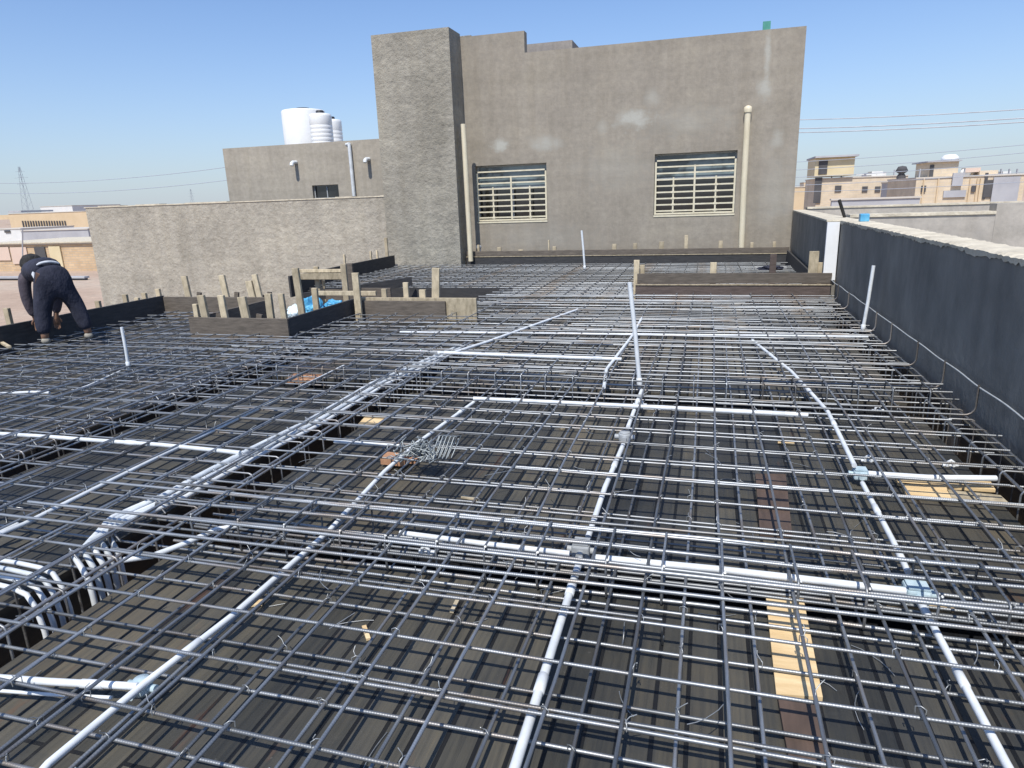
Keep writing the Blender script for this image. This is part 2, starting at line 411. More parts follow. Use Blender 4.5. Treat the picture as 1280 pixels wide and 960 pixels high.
L_LU = 'long ribbed bar of the upper mesh layer, running away from the camera'
L_LL = 'long ribbed bar of the lower mesh layer, running away from the camera'
def t_segments(y):
    if y < HY0-.02: return [(HXE+.06, XR)]
    if y < HY1-.03: return [(HXE+.06, HX0-.05), (HX1+.05, XR)]
    if y < HY2+.04: return [(VX+.05, XR)]
    return [(HX2+.04, XR)]
TU, TL, LU, LL = [], [], [], []
y = 1.38 - .22*5
while y < 13.2:
    yy = y + Rnd(-.012,.012)
    for a, b in t_segments(yy):
        if abs(yy-8.96) < .06: continue
        dy = Rnd(-.012,.012)
        bar((a+Rnd(-.03,.05), yy-dy, ZTu), (b+random.choice((Rnd(-.2,.0),Rnd(-.03,.04))), yy+dy, ZTu), L_TU, wob=.009)
        TU.append((yy, a, b))
    yl = y - .055 + Rnd(-.02,.02)
    for a, b in t_segments(yl):
        if abs(yl-8.96) < .06: continue
        dy = Rnd(-.012,.012)
        bar((a+Rnd(-.03,.05), yl-dy, ZTl), (b+Rnd(-.12,.03), yl+dy, ZTl), L_TL, wob=.008)
        TL.append((yl, a, b))
    y += .22
def l_segments(x):
    if x < HX2+.02: return [(.1, HY1-.05)]
    if x < HX0-.02: return [(.1, HY1-.05), (HY2+.05, 13.1)]
    if x < HX1+.04: return [(.1, HY0-.05), (HY2+.05, 13.1)]
    if x < VX+.03: return [(.1, HY1-.05), (HY2+.05, 13.1)]
    return [(.1, 13.1)]
k = -31
while True:
    x = .085 + .235*k
    if x > 1.25: break
    for (off, z, store, lab) in ((0, ZLu, LU, L_LU), (.12, ZLl, LL, L_LL)):
        xx = x + off + Rnd(-.012,.012)
        if xx < HXE+.06 or xx > 1.3: continue
        if off == 0 and k == -2: xx = -.345
        for a, b in l_segments(xx):
            dx = Rnd(-.014,.014)
            bar((xx-dx, a+Rnd(-.05,.05), z), (xx+dx, b+Rnd(-.05,.02), z), lab, wob=.01)
            store.append((xx, a, b))
    k += 1
# lapped doubles
for i in range(16):
    yy, a, b = TU[5+i*2+random.randint(0,1)]
    x0 = Rnd(-4.5,-.5); x1 = min(x0+Rnd(1.8,3.2), 1.4)
    if yy > 6.2: x0 = max(x0, -3)
    bar((x0, yy+.0135, ZTu+.002), (x1, yy+.015, ZTu+.002), 'lap bar lying tight against a cross bar of the upper mesh', wob=.002)
for i in range(8):
    xx, a, b = LU[8+i*3]
    if xx < -5: continue
    bar((xx+.0135, Rnd(1.2,2.5), ZLu+.001), (xx+.0145, Rnd(3.5,6.0), ZLu+.001), 'lap bar lying tight against a long bar of the upper mesh', wob=.002)

left_ = (296-nbars)//2
for i in range(max(0, left_)):
    yy = 4.5+4.3*i/left_+Rnd(-.06,.06)
    if abs(yy-8.96) < .08: continue
    x0 = Rnd(-3.0,-1.2) if yy > HY0-.1 else Rnd(-6.5,-2.5)
    bar((x0, yy, .126), (min(x0+Rnd(2.0,3.5),XR), yy+Rnd(-.06,.06), .126), 'extra cross bar resting on top of the upper mesh in the middle distance', wob=.012)
# cranked bars turned up at the right wall and the wire along their tips
HG = 'bars turned up beside the right wall'
for i, (px, py) in enumerate([(1051,377),(1063,388),(1094,417),(1116,433),(1141,460),(1174,488),(1217,523)]):
    p = G(px, py, .1); mb = MB()
    x1 = 1.455
    pts = [(.1, p.y, .118), (x1-.05, p.y, .118)] + [(x1-.05+.05*math.sin(a), p.y, .168-.05*math.cos(a)) for a in (.3,.7,1.1,1.5)] + [(x1, p.y, .29)]
    mb.tube(pts, .0062, 8)
    tag(mb.build('bent_bar', 'rebar'), ['seventh','sixth','fifth','fourth','third','second','first'][i]+' turned up steel bar from the camera along the right wall', 'rebar', HG)
pts = []
for i in range(60):
    y_ = 2.9 + i*.105; pts.append((1.462+.003*math.sin(i), y_, .278+.003*math.sin(i*.9)))
tag(MB().tube(pts, .0045, 6).build('edge_wire', 'box_grey'), 'thin bright wire strung along the turned up bar tips by the right wall', 'wire')

# beam cages
def cage(axis, c0, c1, s0, s1, zt, zb, label, step=.2, nb=3):
    """axis 'x' or 'y': bars run along that axis from s0 to s1; c0..c1 across"""
    P = (lambda s, c, z: (s, c, z)) if axis == 'x' else (lambda s, c, z: (c, s, z))
    root = empty('beam_cage', P(s0, (c0+c1)/2, zb), label, 'rebar cage', 'reinforcement cages of the hidden beams')
    for i in range(nb):
        c = c0 + (c1-c0)*i/(nb-1)
        for z in (zt, zb):
            ph = Rnd(0,5); n = int((s1-s0)/.4)+2
            pts = [P(s0+(s1-s0)*j/n, c+.006*math.sin(j+ph), z+.004*math.sin(j*1.7+ph)) for j in range(n+1)]
            MB().tube(pts, .007, 8).build('main_bar', 'rebar', root)
    s = s0+.1
    while s < s1-.05:
        e = .012; sk = Rnd(-.02,.02); ss = s+Rnd(-.02,.02)
        cs = [(c0-e, zb-e), (c1+e, zb-e), (c1+e, zt+e), (c0-e, zt+e)]
        loop = [P(ss+sk*(z-zb), c, z) for c, z in cs]
        full = []
        for a_ in range(4):
            p = Vector(loop[a_]); pr = Vector(loop[a_-1]); nx = Vector(loop[(a_+1)%4])
            full += [p+(pr-p).normalized()*.02, p+((pr-p).normalized()+(nx-p).normalized())*.006, p+(nx-p).normalized()*.02]
        tail = Vector(loop[3])+Vector(P(.0, .05, -.05))
        mb = MB().tube(full, .0045, 6, closed=True)
        mb.tube([Vector(loop[3])+Vector(P(.006,0,.006)), tail], .0045, 6)
        mb.build('stirrup', 'rebar', root)
        s += step*Rnd(.9,1.1)
    return root
cage('x', TC[0]-.02, TC[1]+.02, -2.1, 1.44, .140, .018, 'reinforcement cage in the nearest cross beam, running under the foreground mesh to the right wall', .21, 3)
cage('x', TE[0]+.05, TE[1]-.05, -3.5, 1.45, .145, -.33, 'reinforcement cage in the farther cross beam across the middle of the deck', .2, 2)
cage('y', TA[0]+.05, TA[1]-.05, .5, 5.8, .085, -.33, 'reinforcement cage in the dark beam trough beside the bundle of white conduits', .2, 2)
cage('y', TB[0]+.05, TB[1]-.05, 1.6, 5.8, .085, -.33, 'reinforcement cage in the left dark beam trough, left of the conduit bundle', .2, 2)
cage('y', TD[0]+.05, TD[1]-.05, 1.2, 8.8, .082, -.33, 'reinforcement cage in the edge beam along the foot of the right wall', .2, 2)
# extra bars over the near cross beam
for i, (dy, z) in enumerate([(-.10,.122),(.0,.135),(.33,.122),(.25,.135)]):
    bar((-2.9+Rnd(-.3,.3), 2.05+dy, z), (1.42, 2.05+dy+.012, z), 'thick cross bar bundled over the nearest beam cage', r=.0068)

# tie wires (uncountable)
tw = MB()
def tie(x, y, z, big=1.0):
    c = Vector((x,y,z)); r = .011
    a0 = Rnd(0,6.28)
    d = Vector((math.cos(a0), math.sin(a0), 0)); s_ = Vector((-d.y, d.x, 0))
    tw.tube([c+d*r+Vector((0,0,-.012)), c+d*r*1.1+Vector((0,0,.006)), c+Vector((0,0,.011)), c-d*r*1.1+Vector((0,0,.006)), c-d*r+Vector((0,0,-.012))], .0015*big, 5)
    if random.random() < .75:
        L = Rnd(.012,.035); e = Vector((Rnd(-1,1),Rnd(-1,1),Rnd(.3,1.6))).normalized()
        tw.tube([c+Vector((0,0,.01)), c+e*L*.6+Vector((0,0,.008)), c+e*L+Vector((Rnd(-.012,.012),Rnd(-.012,.012),.008))], .0014*big, 5)
for (yy, a, b) in TU:
    if yy < .9 or yy > 9: continue
    for (xx, c, d) in LU:
        if a < xx < b and c < yy < d and random.random() < (.75 if yy < 4.5 else .35): tie(xx, yy, ZLu-.004, 1 if yy < 4 else 1.4)
for (yy, a, b) in TL:
    if yy < .9 or yy > 5: continue
    for (xx, c, d) in LL:
        if a < xx < b and c < yy < d and random.random() < .5: tie(xx, yy, ZLl)
for i in range(60):      # loose cut ends lying about
    p = Vector((Rnd(-2.0,1.1), Rnd(1.1,4.2), random.choice([.004,.004,.125]))); a0 = Rnd(0,6.28)
    L = Rnd(.05,.16); cv = Rnd(-.6,.6); pts = [p]
    for j in range(5): a0 += cv*.5; p = p+Vector((math.cos(a0), math.sin(a0), Rnd(-.05,.12)))*L/5; pts.append(p)
    tw.tube(pts, .0013, 5)
tag(tw.build('tie_wires', 'wire_bright', origin=(0,0,0)), 'twisted tie wires and loose cut ends over the bar crossings', 'tie wire', kind='stuff')

for i in range(6):
    p = Vector((Rnd(-1.9,1.1), Rnd(1.15,4.1), .003)); a0 = Rnd(0,3.1); L = Rnd(.03,.09); d = Vector((math.cos(a0), math.sin(a0), 0))
    tag(MB().beam(p-d*L/2+Vector((0,0,.004)), p+d*L/2+Vector((0,0,.004)), Rnd(.012,.03), .008).build('wood_chip', random.choice(['ply','lumber','lumber'])), 'small splinter of pale wood lying on the dark deck under the mesh', 'wood chip', 'wood splinters on the deck')
# bar spacers between the mats (small bent chairs)
SG = 'small bent steel spacers holding up the upper mesh'
for i in range(34):
    xx = random.choice(LU)[0]; yy = random.choice([t for t in TU if t[0] < 6.2])[0]
    if yy < 1.2 or xx < -6: continue
    yy += .03
    mb = MB().tube([(xx-.06,yy-.03,.006),(xx-.06,yy,.006),(xx-.055,yy,.09),(xx+.055,yy,.09),(xx+.06,yy,.006),(xx+.06,yy+.04,.006)], .004, 6)
    tag(mb.build('bar_spacer', 'wire'), 'small bent steel chair holding the upper mesh off the deck', 'spacer', SG)

# ------------------------------------------------------------------ white conduits
ZP = .072
def pipe(pts, label, r=.0165, mat='pvc', z=ZP, group=None, couplers=(), name='conduit', smooth=True, raw=False):
    P = [Vector(p) for p in pts] if raw else [G(p[0], p[1], p[2] if len(p) > 2 else z) for p in pts]
    r *= .64
    Q = [P[0]]
    for i in range(1, len(P)):
        n = max(1, int((P[i]-P[i-1]).length/.3))
        for j in range(1, n+1):
            q = P[i-1].lerp(P[i], j/n)
            if j < n: q = q+Vector((Rnd(-.0015,.0015), Rnd(-.0015,.0015), Rnd(-.0015,.0015)))
            Q.append(q)
    base = Q[0]
    root = MB().tube(Q, r, 12).build(name, mat)
    tag(root, label, 'conduit', group)
    for c in couplers:
        i = min(range(len(Q)-1), key=lambda i_: abs(i_/(len(Q)-1)-c)); a, b = Q[i], Q[i+1]; d = (b-a).normalized(); mid = a.lerp(b, .5)
        mb = MB().tube([mid-d*.035, mid-d*.033, mid+d*.033, mid+d*.035], [r*1.03, r*1.2, r*1.2, r*1.03], 12)
        mb.build('coupler', mat, root)
    return root
pipe([(40,978),(60,955),(180,855),(290,770),(410,665),(480,590),(520,555),(592,503)], 'white conduit running from the lower left corner up to the bent wire tangle', couplers=(.25,.42,.66,.9))
pipe([(630,1000),(645,955),(700,780),(725,700)], 'thick white conduit running up from the bottom centre to the grey box', r=.021, couplers=(.3,.8))
pipe([(735,672),(756,610),(779,556)], 'white conduit between the two grey boxes in the centre', r=.019, couplers=(.5,))
pipe([(785,534),(792,515),(802,488)], 'short white conduit between the farther grey box and the tall white pole', r=.019, couplers=(.6,))
pipe([(1275,985),(1258,955),(1160,770),(1150,752)], 'white conduit running down to the lower right corner', couplers=(.3,.85))
pipe([(1135,715),(1116,676),(1078,604)], 'white conduit between the two taped boxes on the right', couplers=(.2,.9))
pipe([(1068,582),(1050,545),(1035,515),(990,465),(940,425)], 'long white conduit running away from the taped box on the right', z=.1, r=.018, couplers=(.1,.4,.7))
pipe([(592,498),(700,503),(800,508),(1010,519)], 'white cross conduit passing the foot of the tall white pole', z=.1, r=.019, couplers=(.02,.5,.75))
pipe([(500,666),(600,679),(712,692)], 'white cross conduit in the beam cage left of the grey box', z=.09)
pipe([(742,697),(900,712),(1030,727),(1132,739)], 'thick white cross conduit in the beam cage right of the grey box', z=.09, r=.02)
pipe([(556,441),(660,445),(777,449)], 'white cross conduit ending behind the tall white pole', z=.125, r=.022, couplers=(.05,.95))
pipe([(500,415),(700,417),(900,419),(1085,421)], 'far white cross conduit spanning to the right wall', r=.016, z=.105)
pipe([(418,552),(505,557)], 'short white conduit left of the bent wire tangle')
pipe([(1085,592),(1160,597),(1245,598)], 'short thick white conduit leading from the taped box to the right wall', r=.021)
pipe([(-20,846),(60,852),(172,858)], 'white conduit joining the lower left conduit from the frame edge', couplers=(.9,))
pipe([(-20,862),(60,868),(140,872)], 'second thin conduit just below the one joining from the lower left edge', r=.008, z=.04)
pipe([(-20,541),(60,546),(200,556),(300,566)], 'long white conduit crossing both dark troughs at the left', z=.1, r=.019, couplers=(.5,))
pipe([(300,566),(298,574),(268,592)], 'short white elbow at the end of the conduit crossing the left troughs')
pipe([(-20,493),(40,490),(62,491)], 'short white conduit at the left frame edge below the worker', couplers=(.7,))
pipe([(-20,676),(30,655),(100,620),(200,570),(320,512),(432,456)], 'long thin white conduit left of the conduit bundle', r=.015, z=.1)
pipe([(-20,672),(4,664),(22,655)], 'white conduit with an open end at the left frame edge', r=.019)
pipe([(155,700),(190,695),(230,680),(270,662),(310,655)], 'curved white conduit crossing over the near end of the trough', r=.017)
pipe([(755,484),(758,462),(790,420),(802,398)], 'thin white conduit cranked behind the tall white pole', r=.019, z=.12)
pipe([(60,500),(110,482),(150,464)], 'thin white conduit leading to the short leaning pole at the left', r=.011)
pipe([(290,432),(420,436),(560,441)], 'far white cross conduit right of the corner formwork', r=.016, z=.1)
pipe([(566,441),(610,427),(660,409),(722,387)], 'far white conduit carrying on from the bundle towards the far centre', r=.02, z=.122)
# bundle of conduits along the trough
BC = [(575,436),(475,480),(392,530),(320,566),(262,597),(222,620),(180,655)]
for k in range(5):
    off = -.075 + .03*k
    P = []
    for i, (px, py) in enumerate(BC):
        q = G(px, py, .072); q.x += off*(1 if i < 6 else 1.3)-.0; q.z += (.012 if k % 2 else .0); P.append(q)
    yd = 1.98-.052*k; xd = -2.30+.018*k
    P[-1] = Vector((-2.46+.03*k, 2.12, .066)); yv = yd
    P += [Vector((-2.44+.026*k, yd+.09, .07)), Vector((-2.41+.022*k, yd+.03, .066)), Vector((xd-.045, yd+.008, .045)), Vector((xd-.012, yd, .0)), Vector((xd, yd-.004, -.07)), Vector((xd+.004, yd-.004, -.4))]
    pipe(P, 'white conduit of the bundle beside the trough, diving into its near end', r=.0175, raw=True, group='bundle of white conduits', mat='pvc_old' if k % 2 else 'pvc')
for k in range(4):
    yy = 1.70-.045*k; x_end = -2.27+.012*k
    P = [Vector((-3.6, yy+.03+.02*k, .065+.004*(k%3))), Vector((x_end-.22, yy+.012, .068)), Vector((x_end-.10, yy, .07)), Vector((x_end-.04, yy-.003, .055)), Vector((x_end-.008, yy-.006, .01)), Vector((x_end+.01, yy-.008, -.08)), Vector((x_end+.012, yy-.008, -.4))]
    pipe(P, 'white conduit coming in from the left edge and turning down into the near trough', r=.0145, raw=True, group='row of conduits turned down into the trough', mat='pvc_old' if k % 3 == 1 else 'pvc')

# boxes on the conduits
def jbox(px, py, s, h, mat, label, rnd=False, cat='junction box'):
    s *= .68; h *= .8
    c = G(px, py, .05)
    root = empty('junction_box', (c.x, c.y, .03), label, cat)
    mb = MB()
    if rnd: mb.lathe((c.x,c.y,.03), [(0,0),(s*.95,0),(s,.008),(s,h-.008),(s*.93,h),(0,h)], 20); mb.build('housing', mat, root)
    else: mb.box((c.x-s,c.y-s,.03),(c.x+s,c.y+s,.03+h)); mb.build('housing', mat, root, bevel=.008)
    lid = MB()
    if rnd: lid.lathe((c.x,c.y,.03+h+.001), [(0,.006),(s*.8,.006),(s*.82,.003),(s*.82,0)], 20)
    else: lid.box((c.x-s*.86,c.y-s*.86,.031+h),(c.x+s*.86,c.y+s*.86,.037+h))
    lid.build('cover', mat, root)
    for a in range(4):
        d = Vector((math.cos(a*math.pi/2), math.sin(a*math.pi/2), 0)); cc = Vector((c.x,c.y,.03+h*.5))
        MB().tube([cc+d*(s*.9), cc+d*(s+.02)], min(.02,s*.42), 10).build('spout', mat, root)
    return root
jbox(727,690,.05,.075,'box_grey','square grey junction box where the centre conduit meets the beam cage')
jbox(781,547,.052,.06,'box_grey','round grey junction box on the centre conduit, nearer the tall pole',True)
jbox(800,506,.035,.05,'pvc','small white junction at the foot of the tall white pole',True)
jbox(1075,593,.045,.055,'tape','junction box wrapped in pale blue tape near the right wall')
jbox(1145,742,.055,.06,'tape','junction box wrapped in pale blue tape in the beam cage at lower right')
jbox(178,857,.04,.045,'tape','small white conduit junction at lower left',True)
# standing poles
def pole(base, top, label, r=.013):
    r *= .85
    p = Vector(base); q = Vector(top)
    root = MB().tube([p, p.lerp(q,.5)+Vector((.004,0,0)), q], r, 12).build('upright_conduit', 'pvc'); tag(root, label, 'conduit')
    d = (q-p).normalized(); MB().tube([p+d*.005, p+d*.007, p+d*.068, p+d*.07], [r, r*1.3, r*1.3, r], 12).build('coupler', 'pvc', root)
b_ = G(800,485,.08); t_ = GY(787,353,b_.y); pole(b_, t_, 'tall white conduit standing upright in the centre of the mesh', .0175)
b_ = G(1078,415,.08); t_ = GY(1092,332,b_.y); pole(b_, t_, 'grey white conduit leaning right beside the dark right wall', .018)
b_ = G(161,462,.08); t_ = GY(152,409,b_.y); pole(b_, t_, 'short white conduit standing at the left near the worker', .015)
b_ = G(731,337,.08); t_ = GY(727,288,b_.y); pole(b_, t_, 'thin white conduit standing far off in front of the grey house', .022)

# tangle of short bent wires
c = G(528,572,.11)
mb = MB()
for i in range(70):
    a0 = Rnd(0,6.28); rr = abs(random.gauss(0,.045)); p = Vector((c.x+math.cos(a0)*rr*1.4, c.y+math.sin(a0)*rr, c.z+Rnd(0,.07)))
    d = Vector((random.gauss(0,1), random.gauss(0,.8), random.gauss(0,.45))).normalized(); L = Rnd(.05,.12)
    s_ = d.orthogonal().normalized()
    q = [p-d*L*.5+s_*.03, p-d*L*.5, p, p+d*L*.5, p+d*L*.5+s_*Rnd(.01,.04)]
    q = [Vector((v.x, v.y, max(v.z, .12))) for v in q]
    mb.tube(q, .0034, 5)
for i in range(5):
    p = Vector((c.x+.06+i*.02, c.y-.03, .125)); mb.tube([p, p+Vector((.03,.05,.1)), p+Vector((.055,.08,.1)), p+Vector((.02,.02,0))], .003, 5)
tag(mb.build('wire_tangle', 'wire_dull'), 'tangled heap of short bent steel wires lying on the mesh near the centre', 'wire heap')

# small white clips on the right
for i, (px, py, lab) in enumerate([(1085,577,'white plastic clip just above the taped box on the right'),(1188,583,'white plastic clip above the short thick conduit at the right'),(1097,514,'small white clip on the mesh beside the long right conduit'),(532,692,'small pale pebble like spacer on the beam cage left of centre')]):
    q = G(px, py, .06); mb = MB()
    mb.tube([q+Vector((-.014,0,0)), q+Vector((-.012,0,.022)), q+Vector((0,0,.03)), q+Vector((.012,0,.022)), q+Vector((.014,0,0))], .007, 6)
    mb.tube([q+Vector((-.03,.01,.0)), q+Vector((.035,.01,.004))], .008, 6)
    tag(mb.build('plastic_clip', 'pvc'), lab, 'clip')

# ------------------------------------------------------------------ formwork boards and stakes
XF = True
GZT = GZ; GZ = EYE-(EYE-GZT)/S
def board(p, q, z0, z1, th, mat, label, name='formwork_board', rails=0, group=None, edge=None):
    """upright board between plan points p and q"""
    if z0 == 0: z0 = -.125
    p = Vector((p[0],p[1],0)); q = Vector((q[0],q[1],0)); zm = (z0+z1)/2
    root = MB().beam(p+Vector((0,0,zm)), q+Vector((0,0,zm)), th, z1-z0).build(name, mat, bevel=.003)
    tag(root, label, 'board', group)
    if edge:
        n = (q-p).normalized().cross(Vector((0,0,1)))
        if n.y > 0: n = -n
        ze = z1*edge
        MB().beam(p+n*(th/2+.006)+Vector((0,0,ze)), q+n*(th/2+.006)+Vector((0,0,ze)), .012, .014).build('batten', 'lumber', root)
    return root
board((-5.67,6.37),(-4.375,6.37),.0,.175,.03,'lumber_dark','brown board forming the front of the corner opening, left of centre')
board((-4.39,6.39),(-4.39,7.86),.0,.175,.03,'lumber_black','dark board running back from the front corner of the opening')  # near-black colour carries the shade of this right-facing side
board((-4.375,7.88),(-3.12,7.88),.0,.15,.03,'lumber_dark','brown board running right from the opening corner towards the middle')
board((-4.4,7.925),(-2.72,7.925),.0,.185,.045,'lumber','pale bare timber behind the brown board, sticking out at its right end')
board((-7.39,7.88),(-5.69,7.88),.0,.185,.03,'lumber_dark','dark board closing the far edge of the left deck bay')
board((-5.66,6.40),(-5.66,7.86),.0,.16,.03,'lumber_dark','dark board on the left side of the corner opening')
board((-7.41,1.0),(-7.41,7.89),.0,.20,.035,'lumber_black','long dark board along the left deck edge in front of the worker')  # shaded right-facing side put into the board colour
board((-6.75,10.0),(-6.75,14.1),.0,.23,.035,'lumber_black','dark board on the far left edge, in front of the long grey wall')
board((-.95,9.73),(1.60,9.73),.0,.135,.04,'lumber_red','lower reddish brown board of the stacked pair on the right','formwork_board',edge=.93)
board((-.93,9.76),(1.60,9.76),.138,.275,.04,'lumber_dark','upper brown board of the stacked pair on the right','formwork_board')
board((-5.2,14.60),(1.58,14.60),.0,.14,.04,'lumber_black','lower dark board along the foot of the grey house',edge=.95)
board((-5.2,14.64),(1.58,14.64),.143,.25,.035,'lumber_dark','upper brown board along the foot of the grey house')
board((1.44,9.9),(1.54,14.5),.0,.2,.03,'lumber_black','dark board on the far right edge against the black wall')
board((-5.6,9.2),(-4.5,9.2),-.6,.14,.03,'lumber_dark','grey brown panel standing inside the opening, behind the short stakes')
board((-6.6,10.36),(VX,10.36),-.4,-.005,.03,'lumber_black','black board facing the far side of the opening')

# stakes: (px, py_top, Y, lean, width, label)
def stake(px, pyt, Y, wid, label, lean=0.0, mat='lumber', group=None, z0=-.14, dep=.04, prop=False, X=None):
    t = GY(px, pyt, Y) if X is None else GX(px, pyt, X)
    b = Vector((t.x-lean, t.y, z0)); mb = MB()
    mb.beam(b, t, wid, dep, Vector((0,1,0)))
    o = mb.build('wooden_stake', mat, bevel=.004); tag(o, label, 'stake', group)
    if prop:
        MB().beam((b.x+.03,b.y+.06,z0), (t.x+.12+.02, t.y+.09, (t.z-.02)*.5), wid*.7, .03, Vector((0,1,0))).build('brace', 'lumber_dark', o)
    return o
ords = ['leftmost','second','third','fourth','fifth','sixth','seventh','eighth','ninth','tenth','eleventh','twelfth']
for i, (px, py, w, l) in enumerate([(244,380,.06,.0),(251,369,.09,-.04),(276,369,.08,-.03),(302,371,.1,-.05),(335,367,.08,0),(351,367,.065,-.02)]):
    stake(px, py, 6.46, w, f'{ords[i]} of the six short stakes just behind the front board of the opening', l, prop=(i in (1,3)))
for i, (px, py, w, l) in enumerate([(230,345,.09,-.05),(277,344,.09,-.06),(311,351,.10,-.06),(318,343,.08,-.08)]):
    stake(px, py, 8.0, w, f'{ords[i]} of the four weathered stakes behind the far edge board of the left bay', l, prop=True)
for i, (px, py, l) in enumerate([(8,385,0),(122,376,0),(156,368,0),(171,372,0),(180,366,0),(197,361,-.02)]):
    stake(px, py, 0, .07, f'{ords[i]} stake from the frame edge behind the long left edge board', l, X=-7.47)
for i, (px, py, Yy, w, l) in enumerate([(369,335,7.1,.085,-.03),(393,360,7.3,.075,.0),(444,341,7.78,.09,0)]):
    stake(px, py, Yy, w, ['tall stake left of the blue plastic bag','pinkish stake standing in front of the blue plastic bag','broad stake at the inner corner of the opening'][i], l)
for i, (px, py, Yy, w) in enumerate([(395,333,9.2,.08),(429,330,8.6,.085),(437,329,9.0,.09),(404,350,9.3,.04)]):
    stake(px, py, Yy, w, ['grey upright of the timber frame behind the blue bag','tall pale upright right of the timber frame','dark upright just right of the tall pale upright','thin stick between the uprights of the timber frame'][i], 0, z0=-.3, mat='lumber' if i != 2 else 'lumber_dark')
for i, (px, py, w) in enumerate([(480,361,.07),(507,353,.07),(528,362,.085),(545,335,.10)]):
    stake(px, py, 7.98, w, ['first small stake behind the pale timber, at the left','second, taller stake behind the pale timber','grey stub between the two taller stakes behind the pale timber','tallest leaning stake behind the pale timber, at the right'][i], [0,0,0,.05][i])
for i, (px, py, Yy, w, mt_) in enumerate([(796,325,9.83,.08,'lumber'),(803,331,9.95,.07,'lumber'),(892,328,9.83,.085,'lumber'),(1018,314,9.84,.12,'lumber'),(967,318,10.6,.09,'lumber_red'),(1026,328,9.9,.12,'lumber')]):
    stake(px, py, Yy, w, ['stake at the left end of the stacked boards','shorter stake right beside the left end stake of the stacked boards','pale stake behind the middle of the stacked boards','broad pale stake behind the stacked boards near the white foam strip','reddish stub standing on the mesh behind the stacked boards','wood block at the foot of the white foam strip'][i], 0, mt_)
for i, (px, py, w) in enumerate([(598,306,.05),(624,309,.09),(651,312,.1),(693,308,.08),(686,300,.03),(768,305,.09),(794,304,.08),(827,302,.1),(858,294,.07),(901,301,.08),(940,303,.06),(968,302,.06)]):
    stake(px, py, 14.72, w, f'{ords[i]} stake from the left behind the boards at the foot of the grey house')
for i, (px, py) in enumerate([(482,297),(471,313),(463,314),(430,318)]):
    stake(px, py, 0, .07 if i == 0 else .04, ['tall pale stake at the far end of the far left board','thin stake left of the tall pale one on the far left board','second thin stake on the far left board','small stake near the near end of the far left board'][i], X=-6.82)
# light timber rails in the opening
for i, (a, b, Yy, h) in enumerate([((372,339),(428,338),9.15,.05),((374,346),(428,345),9.1,.09),((398,368),(470,365),8.2,.06)]):
    p = GY(*a, Yy); q = GY(*b, Yy); z = (p.z+q.z)/2
    o = MB().beam((p.x,Yy,z),(q.x,Yy,z),.035,h).build('timber_rail', 'lumber', bevel=.003); tag(o, ['upper thin rail of the timber frame in the opening','broad pale rail of the timber frame in the opening','low pale rail right of the blue bag'][i], 'timber')
o = MB().beam((-5.9,8.9,.02),(-4.6,10.2,.12),.035,.14).build('timber_plank', 'lumber_black', bevel=.003); tag(o, 'dark plank slanting across the opening behind the bag', 'plank')
o = MB().beam((-5.6,8.3,-.04),(-3.9,8.35,-.04),.35,.03).build('timber_plank', 'lumber_dark'); tag(o, 'brown plank bridging the opening under the blue bag', 'plank')
# plastic bag
def blob(name, c, sx, sy, sz, mat, seed, label=None, parent=None, amp=.3):
    import bmesh
    from mathutils import noise as mn
    bm = bmesh.new(); bmesh.ops.create_icosphere(bm, subdivisions=4, radius=1)
    for v in bm.verts:
        n = v.co.normalized(); k = 1+amp*mn.noise(n*1.8+Vector((seed,0,0)))+amp*.6*abs(mn.noise(n*4.5+Vector((0,seed,0))))
        v.co = Vector((n.x*sx*k, n.y*sy*k, max(n.z*k, -.55)*sz))
    me = bpy.data.meshes.new(name); bm.to_mesh(me); bm.free(); me.materials.append(MATS[mat])
    o = bpy.data.objects.new(name, me); col.objects.link(o); o.location = rb(c)-(parent_loc(parent) if parent else Vector())
    if parent: o.parent = parent
    return o
c = GY(387,376,7.75)
bag = blob('plastic_bag', (c.x,7.75,.0), .17,.14,.17,'blue_plastic',3,amp=.5); tag(bag, 'crumpled blue and white plastic bag lying in the opening among the stakes', 'bag')
blob('bag_fold', (c.x-.14,7.66,-.02), .13,.1,.11,'white_plastic',9,parent=bag,amp=.6)
blob('bag_flap', (c.x+.28,7.9,.07), .12,.06,.06,'blue_plastic',5,parent=bag,amp=.7)
c = G(963,341,.0); o = blob('rag', (c.x,c.y,.08), .16,.1,.04,'blue_plastic',11,amp=.5); o.data.materials[0] = MATS['navy']; tag(o, 'dark blue rag at the foot of the reddish stub', 'rag')

# ------------------------------------------------------------------ grey house behind (main)
WY = 15.0
house = empty('plastered_house', (-2,WY,GZ), 'tall unfinished grey brown plastered house with two grilled windows, facing the deck', 'house')
W1 = (-5.04,-3.41,.88,2.09); W2 = (-1.11,.52,.92,2.15)
def main_solid(x, z):
    if W1[0] < x < W1[1] and W1[2] < z < W1[3]: return False
    if W2[0] < x < W2[1] and W2[2] < z < W2[3]: return False
    if z > 4.30 and x > -3.83: return False
    return True
grid_slab([-5.6,W1[0],-3.83,W1[1],W2[0],W2[1],1.64], [GZ,W1[2],W2[2],W1[3],W2[3],4.30,4.72], main_solid, -(WY), -(WY+.22), lambda u,v,d: (u,-d,v)).build('wall', 'plaster_main', house)
house_body = MB()
for (a, b) in [((-5.6,WY+.22,GZ),(-5.4,23,4.3)), ((1.44,WY+.22,GZ),(1.64,23,4.3))]: MB().box(a, b).build('side_wall', 'plaster_house', house)
MB().box((-5.4,WY+.22,3.3),(1.44,23,3.5)).build('roof', 'plaster_house', house)
MB().box((-5.4,23,GZ),(1.44,23.2,4.3)).build('side_wall', 'plaster_house', house)
